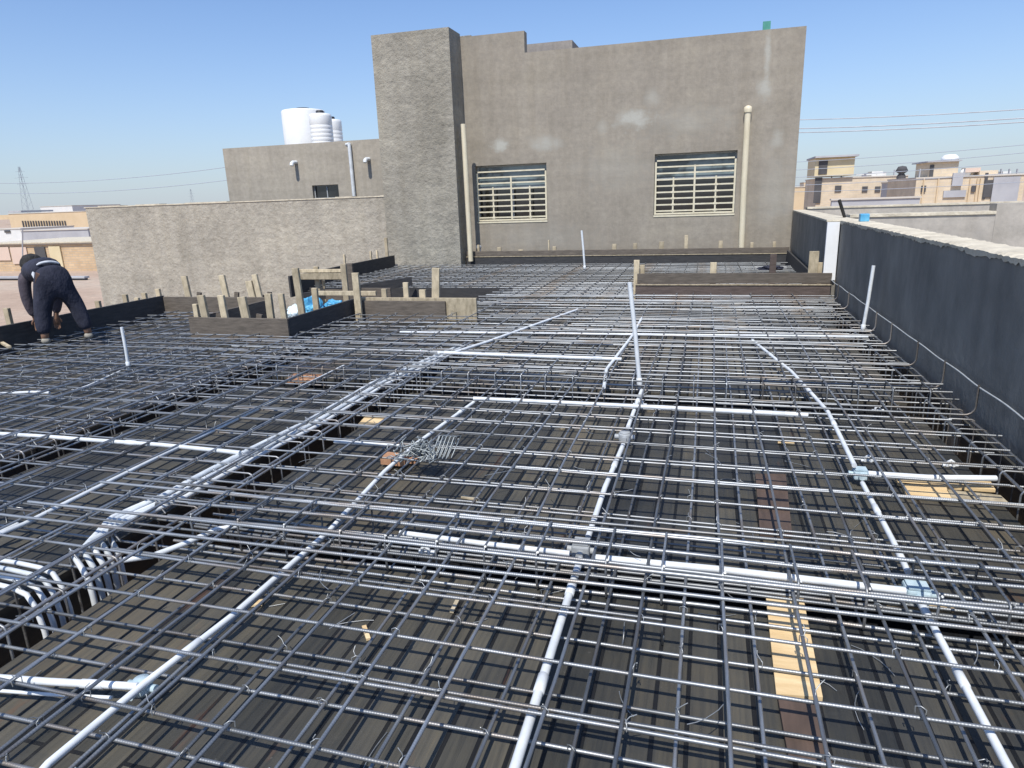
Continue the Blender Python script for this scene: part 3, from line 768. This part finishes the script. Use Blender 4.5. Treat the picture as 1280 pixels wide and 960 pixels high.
MB().box((-5.4,WY+2.6,GZ),(1.44,WY+2.7,3.3)).build('inner_wall', 'plaster_grey', house)
MB().box((-5.4,WY+.22,-.1),(1.44,WY+2.6,.0)).build('inner_floor', 'plaster_grey', house)
p0 = GY(655,62,17); p1 = GY(702,50,17)
MB().box((p0.x,17,3.5),(p1.x+.25,19.5,p1.z-.02)).build('stair_head', 'plaster_grey', house)
MB().box((-6.99,14.32,GZ),(-5.24,15.0-.002,4.78)).build('pier', 'plaster_pier', house)
MB().box((-6.99,15.0,GZ),(-5.61,15.6,4.77)).build('pier', 'plaster_pier', house)
MB().box((-5.24,14.998,4.722),(-5.0,15.3,4.74)).build('coping', 'plaster_pier', house)
# windows
def window(W, parent, seed):
    x0,x1,z0,z1 = W; yb = WY+.16
    fr = MB()
    t = .035
    fr.box((x0,yb,z0),(x0+t,yb+.05,z1)); fr.box((x1-t,yb,z0),(x1,yb+.05,z1)); fr.box((x0+t,yb,z1-t),(x1-t,yb+.05,z1)); fr.box((x0+t,yb,z0),(x1-t,yb+.05,z0+t))
    xm = (x0+x1)/2; zm = z0+(z1-z0)*.60
    fr.box((xm-.02,yb+.002,z0+t),(xm+.02,yb+.048,zm-.02)); fr.box((x0+t,yb+.001,zm-.02),(x1-t,yb+.049,zm+.02))
    w = fr.build('window', 'box_grey', parent)
    MB().box((x0+t,yb+.02,zm+.02),(x1-t,yb+.028,z1-t)).build('pane', 'glass_sky', w)
    MB().box((x0+t,yb+.02,z0+t),(xm-.02,yb+.028,zm-.02)).build('pane', 'glass_dark', w)
    MB().box((xm+.02,yb+.02,z0+t),(x1-t,yb+.028,zm-.02)).build('pane', 'glass_dark', w)
    # grille of flat cream bars
    gr = MB(); H = z1-z0; yg = WY+.04
    gr.box((x0+.01,yg-.018,z0+.012),(x1-.01,yg+.018,z0+.045)); gr.box((x0+.01,yg-.016,z0+.045),(x0+.045,yg+.016,z1-.16)); gr.box((x1-.045,yg-.016,z0+.045),(x1-.01,yg+.016,z1-.16))
    ns = 9
    for i in range(ns):
        z = z0+.085+(H-.22)*i/(ns-1)
        gr.box((x0+.046,yg-.012,z-.015),(x1-.046,yg+.012,z+.015))
    gr.box((xm-.018,yg-.02,z0+.046),(xm+.018,yg-.0125,z1-.24))
    for f in (.24,.76):
        x = x0+(x1-x0)*f; gr.box((x-.016,yg-.02,z0+.046),(x+.016,yg-.0125,zm+.02))
        for i in range(5):
            z = z0+.085+(H-.22)*i/(ns-1); gr.box((x-.04,yg-.026,z-.02),(x+.04,yg-.0205,z+.02))
    gr.build('grille', 'grille', w)
    MB().box((x0-.0,WY-.012,z0-.035),(x1+.0,WY+.14,z0-.002)).build('sill', 'grille', w)
window(W1, house, 1); window(W2, house, 2)
# drain pipes on the house
p = GY(579,155,14.45); MB().tube([(p.x+.02,14.45,.05),(p.x+.01,14.45,1.4),(p.x,14.45,p.z)], .055, 14).build('drain_pipe', 'cream_pipe', house)
p = GY(935,137,WY-.1)
dp = MB().tube([(p.x+.02,WY-.09,.05),(p.x,WY-.09,1.5),(p.x+.0,WY-.09,p.z)], .06, 14).build('drain_pipe', 'cream_pipe', house)
MB().lathe((p.x,WY-.09,p.z), [(.075,-.05),(.078,0),(.07,.05),(.03,.075),(0,.08)], 14).build('cap', 'cream_pipe', dp)
MB().tube([(1.72,14.6,.3),(1.72,14.8,.9)], .04, 10).build('pipe_end', 'pvc', house)
q = GY(598,313,14.85); MB().tube([(q.x,14.9,.1),(q.x,14.9,.27),(q.x+.03,14.86,.33),(q.x+.03,14.75,.34)], .045, 10).build('elbow_pipe', 'pvc', house)
p = GY(958,34,WY+.1); o = MB().box((p.x-.07,WY+.02,4.302),(p.x+.07,WY+.06,4.45)); tag(o.build('green_cloth', 'green_rag'), 'small green cloth on the roof edge of the grey house', 'cloth')

# ------------------------------------------------------------------ long grey wall on the left and the house with tanks
wroot = empty('garden_wall', (-11,14.4,GZ), 'long rough plastered grey beige wall behind the worker, reaching the tall house', 'wall')
MB().box((-15.45,14.36,GZ),(-7.0,14.58,1.50)).build('wall_face', 'plaster_wall', wroot)
mb = MB()
x = -15.48
while x < -7.02:
    x2 = min(x+Rnd(.3,.8), -7.0); mb.box((x,14.345,1.502),(x2-.001,14.595,1.53+Rnd(-.008,.012))); x = x2
mb.build('coping', 'render_top', wroot)
MB().box((-15.45,14.585,GZ),(-15.25,26,1.48)).build('return_wall', 'plaster_wall', wroot)
HY = 18.0
h2 = empty('flat_roofed_house', (-11,HY,GZ), 'low grey plastered house with two drain spouts behind the long wall', 'house')
SW = (-11.02,-10.18,1.55,1.93)
grid_slab([-13.87,SW[0],SW[1],-7.1], [GZ,SW[2],SW[3],3.08], lambda x_,z_: not (SW[0] < x_ < SW[1] and SW[2] < z_ < SW[3]), -HY, -(HY+.22), lambda u,v,d: (u,-d,v)).build('wall', 'plaster_house', h2)
for a, b in [((-13.87,HY+.22,GZ),(-13.67,25,3.06)),((-7.3,HY+.22,GZ),(-7.1,25,3.06)),((-13.67,24.8,GZ),(-7.3,25,3.06))]: MB().box(a, b).build('side_wall', 'plaster_house', h2)
MB().box((-13.67,HY+.22,2.5),(-7.3,24.8,2.62)).build('roof', 'plaster_house', h2)
w = MB().box((SW[0],HY+.12,SW[2]),(SW[1],HY+.13,SW[3])).build('window', 'glass_dark', h2)
wf = MB()
for a, b in [((SW[0],HY+.1,SW[2]),(SW[0]+.03,HY+.118,SW[3])),((SW[1]-.03,HY+.1,SW[2]),(SW[1],HY+.118,SW[3])),((SW[0]+.03,HY+.1,SW[3]-.03),(SW[1]-.03,HY+.118,SW[3])),((SW[0]+.03,HY+.1,SW[2]),(SW[1]-.03,HY+.118,SW[2]+.03)),((-10.62,HY+.1,SW[2]+.03),(-10.59,HY+.118,SW[3]-.03))]: wf.box(a, b)
wf.build('frame', 'box_grey', w)
for px, py in [(370,203),(461,199)]:
    q = GY(px, py, HY); sp_ = MB().tube([(q.x,HY+.02,q.z),(q.x,HY-.16,q.z-.01),(q.x,HY-.22,q.z-.04),(q.x,HY-.235,q.z-.1)], .055, 10).build('drain_spout', 'pvc', h2)
q = GY(436,180,HY-.08); MB().tube([(q.x,HY-.05,q.z),(q.x,HY-.06,q.z-.1),(q.x+.01,HY-.06,1.1)], .05, 10).build('drain_pipe', 'pvc', h2)
MB().tube([(q.x-.25,HY+.1,q.z+.0),(q.x,HY-.05,q.z)], .045, 8).build('drain_elbow', 'pvc', h2)
def tank(px0, px1, pyt, Y, label, ribs=True, square=False):
    a = GY(px0, pyt, Y); b = GY(px1, pyt, Y); r = (b.x-a.x)/2*.985; cx = (a.x+b.x)/2; cy = Y+r*.2; zt = (a.z+b.z)/2; z0 = 2.62
    root = empty('water_tank', (cx,cy,z0), label, 'water tank', 'white water tanks on the roof')
    H = zt-z0; prof = [(0,0),(r*.98,0),(r,.04)]
    n = 9 if ribs else 0
    for i in range(n):
        zz = .1+(H*.82-.1)*i/n; d = (H*.82-.1)/n
        prof += [(r,zz),(r*.985,zz+d*.1),(r*.985,zz+d*.25),(r,zz+d*.35)]
    prof += [(r,H*.93),(r*.975,H*.972),(r*.9,H*.985),(r*.5,H),(0,H)] if ribs else [(r,H*.975),(r*.985,H*.99),(r*.96,H),(0,H)]
    MB().lathe((cx,cy,z0), prof, 32).build('body', 'tank', root)
    MB().lathe((cx,cy,z0+H+.002), [(r*.36,0),(r*.36,.05),(r*.3,.08),(0,.09)], 20).build('lid', 'lid', root)
    return root
# big double tank reads as a wide drum with a ribbed drum beside it
tank(386,411,141.5,19.0,'ribbed white water tank in the middle of the three on the roof')
tank(352,400,138,20.6,'widest smooth white water tank, leftmost on the roof', False)
tank(402,424,149,21.4,'smallest white water tank, rightmost on the roof')

# ------------------------------------------------------------------ right parapet and neighbour's roof walls
RX = 1.655
rw = empty('parapet_wall', (RX,6,0), 'black bitumen coated parapet wall along the right side of the deck', 'wall')
def wall_face(y0, y1):
    return MB().box((RX,y0,-.6),(RX+.2,y1,.93))
wall_face(-1.5,9.80).build('coated_face', 'bitumen', rw)
FX = GY(1033,300,9.76).x
def skew(x0, x1, y0, y1, z0, z1):
    return MB().add([(x0,y0,z0),(RX+.2,y0,z0),(RX+.2,y1,z0),(x1,y1,z0),(x0,y0,z1),(RX+.2,y0,z1),(RX+.2,y1,z1),(x1,y1,z1)], [(0,3,2,1),(4,5,6,7),(0,1,5,4),(1,2,6,5),(2,3,7,6),(3,0,4,7)])
skew(FX, 1.64, 9.802, 14.99, -.6, .93).build('coated_face', 'bitumen', rw)
skew(FX-.01, 1.63, 9.80, 14.98, .932, .955).build('render_cap', 'render_top', rw)
# ragged light render on top, spilling over the inner edge
mb = MB(); n = 330; y0, y1 = -1.5, 9.79; vs_ = []; fs_ = []
for i in range(n+1):
    y_ = y0+(y1-y0)*i/n; h = .955+Rnd(-.004,.004)
    dr = max(.004, .012+.012*math.sin(y_*7.3)*math.sin(y_*2.1)+Rnd(-.008,.014))
    vs_ += [(RX-.008, y_, .93-dr), (RX-.012, y_, h-.012), (RX+.02, y_, h), (RX+.21, y_, h+.003), (RX+.215, y_, .6)]
for i in range(n):
    for j in range(4): a = i*5+j; fs_.append((a, a+5, a+6, a+1))
mb.add(vs_, fs_); mb.build('render_cap', 'render_top', rw)
MB().box((RX+.201,-1.5,-4.2),(RX+.215,14.98,.92)).build('outer_face', 'plaster_grey', rw)
o = MB().box((FX-.004,9.755,.18),(RX-.014,9.798,.925)).build('foam_strip', 'foam'); tag(o, 'white foam board filling the gap in the black right wall', 'foam board')
q = GX(1080,274,1.76); mb = MB().box((q.x-.05,q.y-.05,.958),(q.x+.05,q.y+.05,1.05))
tag(mb.build('plastic_block', 'blue_plastic', bevel=.01), 'small bright blue plastic block standing on top of the right wall', 'block')
p = Vector((1.80,10.4,.96)); t_ = GY(1049,250,10.35)
tag(MB().tube([p, t_], .022, 8).build('black_rod', 'black_rod'), 'short black rod leaning upward from the top of the right wall', 'rod')
# neighbour roof
nb = empty('neighbour_roof', (4,12,0), 'neighbouring roof enclosed by grey rendered parapets, right of the black wall', 'building')
MB().box((1.9,-1,-4.2),(14,17,.0)).build('roof', 'plaster_side', nb)
MB().box((1.9,10.6,.0),(3.66,10.85,.945)).build('parapet', 'plaster_side', nb)
MB().box((1.9,10.58,.947),(3.66,10.87,.985)).build('coping', 'render_top', nb)
MB().box((1.9,15.0,.0),(9,15.22,.965)).build('parapet', 'plaster_side', nb)
MB().box((1.9,14.98,.967),(9,15.24,1.0)).build('coping', 'render_top', nb)
MB().box((3.662,10.6,.0),(9,10.85,1.08)).build('parapet', 'plaster_side', nb)
# low second terrace beyond
MB().box((1.95,22,-4.2),(12,22.2,.75)).build('low_wall', 'far_tan', nb)

# ------------------------------------------------------------------ town on the right
XF = False; GZ = GZT
def gbox(px0, px1, pyt, pyb, Y, depth, name, mat, parent, front=0):
    a = GY(px0, pyt, Y); b = GY(px1, pyt, Y); c_ = GY(px0, pyb, Y)
    zt = (a.z+b.z)/2
    return MB().box((a.x,Y-front,c_.z),(b.x,Y+depth,zt)).build(name, mat, parent)
def bld(px0, px1, pyt, Y, depth, mat, label, name='brick_house', to_ground=True, pyb=None):
    a = GY(px0, pyt, Y); b = GY(px1, pyt, Y); zt = (a.z+b.z)/2
    zb = GZ if pyb is None else GY(px0, pyb, Y).z
    root = empty(name, ((a.x+b.x)/2, Y, zb), label, 'house' if 'house' in name else 'building', )
    MB().box((a.x,Y,zb),(b.x,Y+depth,zt)).build('wall', mat, root)
    MB().box((a.x-.1,Y-.12,zt+.003),(b.x+.1,Y+depth+.1,zt+.16)).build('roof_edge', 'far_roof', root)
    return root
b1 = bld(1022,1135,222,120,14,'brick_far','long beige brick house with a yellow stair tower, right of the grey house')
gbox(1019,1068,197,221,120,8,'stair_tower','far_yellow',b1,front=.6)
gbox(1018,1072,194.5,198,120,9,'tower_slab','far_grey',b1,front=1.4)
gbox(1024,1035,201,218,119.3,.1,'window','far_dark',b1)
gbox(1019,1028,222,254,119.8,.1,'window','far_dark',b1)
for a in (1070,1083,1096): gbox(a,a+10,217.5,219,121,.2,'roof_rail','far_white',b1)
b2 = bld(985,1022,234,150,14,'far_tan','low orange tan house showing just right of the tall grey house')
b3 = bld(1040,1150,249,75,.6,'far_grey','low grey boundary wall in front of the beige brick house','boundary_wall')
b4 = bld(1146,1282,221,95,14,'brick_far','broad beige brick house with recessed porch and roof room, farthest right')
gbox(1163,1199,202,221,97,6,'roof_room','brick_far',b4)
gbox(1160,1203,200.5,203,96.5,7,'roof_slab','far_grey',b4)
gbox(1163,1168,206,221,96.9,.08,'window','far_dark',b4)
gbox(1232,1236,216,249,94.9,.08,'window','far_dark',b4)
gbox(1232,1244,225,247,94.85,.08,'window','far_dark',b4)
gbox(1243,1276,221,252,94.7,.2,'gate','far_grey',b4)
gbox(1180,1208,238,247,94.8,.15,'balcony','far_grey',b4)
gbox(1192,1205,216,232,94.6,.3,'air_vent','far_grey',b4)
for a in (1155,1173,1213,1222,1226): gbox(a,a+1.5,223,254,94.8,.2,'pilaster','far_tan',b4)
gbox(1225,1248,213,220,96,4,'roof_room','brick_far',b4)
b5 = bld(1120,1147,228,105,8,'far_grey','small dark grey house between the two beige brick houses')
gbox(1130,1146,231,246,104.8,.1,'doorway','far_dark',b5)
q = GY(1189,199,99)
tag(MB().lathe((q.x,q.y+.5,q.z-.25), [(0,0),(.95,0),(.95,.5),(.6,.8),(0,.85)], 20).build('water_tank', 'tank'), 'round white water tank on the far right roof room', 'water tank')
q = GY(1207,216,97)
tag(MB().lathe((q.x,q.y,q.z-.3), [(0,0),(.6,0),(.6,.5),(.3,.8),(0,.82)], 16).build('water_tank', 'tank'), 'small white tank beside the red awning on the far right roof', 'water tank')
q = GY(1214,212,96.5)
tag(MB().box((q.x-.7,96.2,q.z-.3),(q.x+.9,97.6,q.z+.2)).build('awning', 'far_pink'), 'small pink red awning on the far right roof', 'awning')
q = GY(1127,216,106)
mb = MB().lathe((q.x,106,q.z-1.1), [(0,0),(.5,0),(.6,.6),(.35,1.0),(.8,1.3),(.5,1.9),(0,2)], 10)
tag(mb.build('roof_tank', 'far_dark'), 'dark tank on a stand on the roof of the small grey house', 'tank')
for i, (a, b, t, Y) in enumerate([(1088,1108,216,260),(1055,1082,221,300),(1110,1122,220,240),(1005,1018,228,320)]):
    bld(a, b, t, Y, 14, 'far_white' if i % 2 == 0 else 'far_tan', ['distant white block showing above the beige brick house','distant tan block behind the stair tower','distant white house left of the dark roof tank','distant tan house at the edge of the grey house'][i])

for a, t_, w_, h_ in ((1078,233,7,7),(1094,233,7,7),(1110,233,7,7),(1044,232,8,8)): gbox(a,a+w_,t_,t_+h_,119.85,.1,'window','far_dark',b1)
for a, t_, w_, h_ in ((1152,232,6,8),(1266,228,5,7),(1215,232,5,8)): gbox(a,a+w_,t_,t_+h_,94.82,.1,'window','far_dark',b4)
for a in (1040,1052,1118,1128): gbox(a,a+1.2,212,223,121,.3,'roof_post','far_grey',b1)
for a in (1150,1206,1252,1262,1272): gbox(a,a+1.2,211,222,96,.3,'roof_post','far_grey',b4)
gbox(1090,1104,214,222,123,3,'roof_unit','far_white',b1); gbox(1254,1264,214,221.5,97,2,'roof_unit','far_white',b4)
# ------------------------------------------------------------------ town on the left
l1 = bld(10,110,266,150,30,'far_tan','long orange tan hall with a row of narrow slots, far left')
for i in range(17):
    x_ = 27+i*3.3; gbox(x_, x_+1.5, 276, 290, 149.8, .1, 'slot', 'far_dark', l1)
gbox(10,26,263.5,266,150,10,'roof_slab','far_grey',l1)
l2 = bld(50,90,258,185,20,'far_white','white block rising behind the orange tan hall')
l3 = bld(-20,26,287,105,12,'far_white','low white building at the left frame edge')
gbox(5,12,288,291,104.8,.1,'window','far_dark',l3)
l4 = bld(26,110,288,85,10,'far_grey','low grey lilac building in front of the orange tan hall')
l5 = bld(-30,118,306,55,10,'brick','near yellow brick building with pale plastered panels behind the worker','brick_building')
gbox(-30,10,309,326,54.9,.05,'opening','far_pink',l5)
gbox(12,32,309,330,54.88,.06,'panel','far_pink',l5)
gbox(42,55,309,336,54.86,.08,'door','far_dark',l5)
gbox(60,74,308,345,54.84,.1,'panel','far_yellow',l5)
gbox(-30,118,303,306,54.7,11,'roof_slab','render_top',l5)
l6 = bld(-30,106,348,47,.3,'far_dark','low dark kerb wall at the foot of the yellow brick building','boundary_wall')
l6.children[0].data.materials[0] = MATS['far_grey']
gbox(-10,60,268,275,400,30,'far_block','far_tan',l2)
# street lamp / masts
q = GY(30,350,52); t_ = GY(28,285,52)
tag(MB().tube([(q.x,52,GZ),(t_.x,52,t_.z)], .06, 8).build('lamp_post', 'far_grey'), 'thin grey post in front of the white building at the far left', 'post')
def pylon(pxb, pyb, pxt, pyt, Y, label, w):
    b = GY(pxb, pyb, Y); t = GY(pxt, pyt, Y); b.z = GZ; root = empty('power_pylon', b, label, 'pylon')
    mb = MB(); H = t.z-b.z; n = 9; r = w*.035
    for sx in (-1,1):
        for sy in (-1,1): mb.tube([(b.x+sx*w, Y+sy*w, GZ), (b.x+sx*w*.12, Y+sy*w*.12, GZ+H)], r*.7, 4)
    for i in range(n):
        k0 = 1-.88*i/n; k1 = 1-.88*(i+1)/n; z0 = GZ+H*i/n; z1 = GZ+H*(i+1)/n
        for sx, sy, ex, ey in ((-1,-1,1,-1),(1,-1,-1,-1),(-1,1,1,1),(1,1,-1,1),(1,-1,1,1),(-1,1,-1,-1)):
            mb.tube([(b.x+sx*w*k0, Y+sy*w*k0, z0), (b.x+ex*w*k1, Y+ey*w*k1, z1)], r*.4, 4)
    mb.build('lattice', 'steel_far', root)
    am = MB()
    for k, L in ((.72,1.6),(.82,1.9),(.92,1.3)): am.tube([(b.x-L*w, Y, GZ+H*k), (b.x, Y, GZ+H*k+w*.12), (b.x+L*w, Y, GZ+H*k)], r*.6, 4)
    am.build('cross_arm', 'steel_far', root)
pylon(36,266,27,208,260,'lattice power pylon standing behind the orange tan hall at far left',2.2)
pylon(240,250,240,236,620,'tiny distant pylon above the long grey wall',2.4)
def cable(a, b, Ya, Yb, sag, r, label, mat='cable_dim'):
    p = GY(*a, Ya); q = GY(*b, Yb); pts = []
    for i in range(25):
        t = i/24; v = p.lerp(q, t); v.z -= sag*4*t*(1-t); pts.append(v)
    tag(MB().tube(pts, r, 5).build('power_cable', mat), label, 'cable', 'overhead cables')
for i, (y0, y1, r, mt_) in enumerate([(150,135,.03,'cable'),(161,146,.034,'cable'),(166,151,.034,'cable'),(203,178,.02,'cable_dim'),(213,188,.02,'cable_dim'),(222,200,.02,'cable_dim'),(232,213,.018,'cable_dim'),(240,226,.018,'cable_dim')]):
    cable((985,y0),(1330,y1-2), 58, 52, .12, r, ['topmost bright overhead cable right of the grey house','upper of the two close bright cables right of the grey house','lower of the two close bright cables right of the grey house','highest faint cable over the right hand houses','second faint cable over the right hand houses','third faint cable over the right hand houses','fourth faint cable over the right hand houses','lowest faint cable over the right hand houses'][i], mt_)
for i, (y0, y1) in enumerate([(226,205),(238,222)]):
    cable((-60,y0+2),(330,y1-3), 200, 200, 2.5, .10, ['upper faint cable across the sky at left','lower faint cable across the sky at left'][i])

# ------------------------------------------------------------------ worker
def skin_mesh(name, chains, mat, parent=None, sub=2, tagf=None):
    """chains: list of lists of (pos, radius); chains share joints by identical positions"""
    vs_, idx, es, rs = [], {}, [], []
    for ch in chains:
        prev = None
        for p, r in ch:
            key = tuple(round(c_,4) for c_ in p)
            if key not in idx: idx[key] = len(vs_); vs_.append(Vector(p)); rs.append(r)
            i = idx[key]
            if prev is not None and prev != i: es.append((prev, i))
            prev = i
    org = parent_loc(parent) if parent else Vector((0,0,0))
    me = bpy.data.meshes.new(name); me.from_pydata([tuple(rb(v)-org) for v in vs_], es, [])
    o = bpy.data.objects.new(name, me); col.objects.link(o)
    if parent: o.parent = parent
    o.modifiers.new('skin', 'SKIN'); me.skin_vertices[0].data
    for i, r in enumerate(rs):
        rr = r if isinstance(r, tuple) else (r, r); me.skin_vertices[0].data[i].radius = rr
    me.skin_vertices[0].data[0].use_root = True
    o.modifiers['skin'].use_smooth_shade = True
    s_ = o.modifiers.new('sub', 'SUBSURF'); s_.levels = sub; s_.render_levels = sub
    dg = bpy.context.evaluated_depsgraph_get(); me2 = bpy.data.meshes.new_from_object(o.evaluated_get(dg))
    o.modifiers.clear(); o.data = me2; me2.materials.clear(); me2.materials.append(MATS[mat])
    me2.polygons.foreach_set('use_smooth', [True]*len(me2.polygons))
    return o
XF = True
PC = Vector((-6.87,5.79,-.02)); FR = Vector((-.77,.63,0)).normalized(); RR = Vector((FR.y,-FR.x,0)); RR = -RR if RR.x < 0 else RR
def W(r, f, z): return tuple(PC + (RR*r + FR*f + Vector((0,0,z)))*.93)
person = empty('person', PC, 'person in dark navy clothes bending far forward over the left deck edge, seen from behind', 'person')
hipL, hipR = W(-.09,0,.80), W(.09,0,.80)
pel = W(0,.02,.82)
chest = W(-.13,.34,.83); neck = W(-.15,.47,.85); head = W(-.16,.57,.88)
kneL, ankL = W(-.15,.04,.45), W(-.19,-.01,.09)
kneR, ankR = W(.18,.06,.44), W(.25,.0,.09)
shL, elL, wrL = W(-.27,.35,.77), W(-.29,.36,.50), W(-.24,.40,.26)
shR, elR, wrR = W(.0,.44,.78), W(.03,.47,.50), W(-.04,.47,.25)
def hand_chains(w, dirv, side):
    w = Vector(w); d = Vector(dirv).normalized(); s_ = RR*side; ch = []
    palm = w+d*.05
    ch.append([(tuple(w), .024), (tuple(palm), (.036,.020))])
    for i, (o, L) in enumerate([(-.024,.062),(-.008,.07),(.008,.066),(.024,.052)]):
        b = palm+d*.03+s_*o; curl = FR*(-.012)
        ch.append([(tuple(palm), (.036,.02)), (tuple(b), .0095), (tuple(b+d*L*.5+curl*.4), .0085), (tuple(b+d*L+curl*1.6), .0075)])
    th = w+d*.02-s_*.034
    ch.append([(tuple(w), .024), (tuple(th), .011), (tuple(th+d*.028-s_*.014), .0095), (tuple(th+d*.05-s_*.012), .008)])
    return ch
body = [[(pel,.07),(W(-.08,.18,.80),.07),(chest,.08),(neck,.055),(W(-.155,.51,.86),.05),(head,.075),(W(-.165,.65,.85),.07)],
        [(pel,.07),(hipL,.08),(kneL,.055),(ankL,.038),(W(-.20,.08,.04),.03)], [(pel,.07),(hipR,.08),(kneR,.055),(ankR,.038),(W(.26,.09,.04),.03)],
        [(chest,.08),(shL,.05),(elL,.036),(wrL,.024)], [(chest,.08),(shR,.05),(elR,.036),(wrR,.024)]]
body += hand_chains(wrL, (FR*.25+Vector((0,0,-1))), 1) + hand_chains(wrR, (FR*.2+Vector((0,0,-1))), -1)
skin_mesh('body', body, 'skin', person)
tr = [[(W(-.01,.06,.87),(.145,.125)),(W(0,.02,.82),(.165,.135)),(W(0,.01,.71),(.155,.125)),(W(-.10,.02,.62),.10),(W(-.15,.04,.44),.088),(W(-.18,.02,.25),.08),(W(-.19,-.01,.10),.066)],
      [(W(0,.01,.71),(.155,.125)),(W(.11,.03,.61),.10),(W(.18,.06,.44),.086),(W(.22,.03,.25),.076),(W(.25,.0,.10),.064)]]
skin_mesh('trousers', tr, 'navy', person)
jk = [[(W(.0,.03,.87),(.145,.115)),(W(-.04,.12,.87),(.16,.13)),(W(-.10,.26,.85),(.165,.13)),(W(-.15,.38,.82),(.155,.12)),(W(-.16,.46,.82),.06)]]
skin_mesh('jacket', jk, 'navy', person)
skin_mesh('sleeve', [[(W(-.20,.36,.80),.08),(shL,.072),(W(-.285,.355,.64),.06),(elL,.054),(W(-.27,.375,.38),.05),(W(-.245,.395,.29),.042)]], 'sleeve', person)
skin_mesh('sleeve', [[(W(-.08,.4,.80),.07),(shR,.07),(W(.02,.46,.64),.062),(elR,.056),(W(-.03,.47,.29),.042)]], 'sleeve', person)
for s_, a_, lab in ((-1, W(-.19,-.04,.03), ''), (1, W(.25,-.03,.03), '')):
    a_ = Vector(a_); skin_mesh('shoe', [[(tuple(a_+Vector((0,0,.03))), (.045,.045)), (tuple(a_+FR*.06), (.045,.035)), (tuple(a_+FR*.16), (.042,.03)), (tuple(a_+FR*.22-Vector((0,0,.006))), (.03,.022))]], 'shoe', person)
hb = blob('hair', Vector(head)+FR*.0+Vector((0,0,.03)), .098, .105, .105, 'hair', 2, parent=person, amp=.12)
# white shirt hem showing at the waist
hem = [W(-.12+.22*i/8, -.03+.04*abs(i-4)/4, .955-.03*(abs(i-4)/4)**2) for i in range(9)]
MB().tube(hem, [.008]+[.014]*7+[.008], 8).build('shirt_hem', 'belt', person)
MB().tube([W(-.15,.06,.88), W(-.17,.02,.82), W(-.16,.0,.74)], [.01,.02,.008], 8).build('shirt_tail', 'belt', person)

XF = False
# stick lying by the worker's feet
p = G(-5,424,.13); q = G(12,434,.13)
tag(MB().beam(p, q, .03, .02).build('wooden_stick', 'lumber'), 'pale stick lying on the mesh at the left frame edge by the worker', 'stick')

# ------------------------------------------------------------------ light
EL, AZL = 57, 1.5     # sun height, and how far it stands left of straight behind the camera side
sx = -math.sin(math.radians(AZL))*math.cos(math.radians(EL)); sy = -math.cos(math.radians(AZL))*math.cos(math.radians(EL)); sz = math.sin(math.radians(EL))
sd = bpy.data.lights.new('sun', 'SUN'); sd.energy = 4.8; sd.angle = math.radians(.55); sd.color = (1, .955, .88)
so = bpy.data.objects.new('sun', sd); col.objects.link(so); so.rotation_euler = Vector((sx,sy,sz)).to_track_quat('Z','Y').to_euler()
w = bpy.data.worlds.new('World'); sc.world = w; w.use_nodes = True
t = w.node_tree; bg = t.nodes['Background']; sky = t.nodes.new('ShaderNodeTexSky'); sky.sky_type = 'NISHITA'
sky.sun_disc = False; sky.sun_elevation = math.radians(EL); sky.sun_rotation = math.atan2(sx, sy)
sky.altitude = 0; sky.air_density = 1.0; sky.dust_density = .6; sky.ozone_density = 2.5
# desert haze thickening towards the horizon
tc = N(t, 'ShaderNodeTexCoord'); sp = N(t, 'ShaderNodeSeparateXYZ'); t.links.new(tc.outputs['Generated'], sp.inputs[0])
az_ = math_(t, 'ABSOLUTE', sp.outputs['Z']); hz = math_(t, 'POWER', math_(t, 'SUBTRACT', 1.0, az_, True), 7.0)
cs = mix(t, math_(t, 'MULTIPLY', hz, .82), mix(t, 1.0, sky.outputs[0], (.86,1.03,1.27), 'MULTIPLY'), (4.3,4.75,5.3))
t.links.new(cs, bg.inputs['Color']); bg.inputs['Strength'].default_value = .13
sc.view_settings.view_transform = 'Standard'; sc.view_settings.look = 'None'; sc.view_settings.exposure = 0
sc.render.engine = 'CYCLES'; sc.cycles.max_bounces = 6
print('bars', nbars)
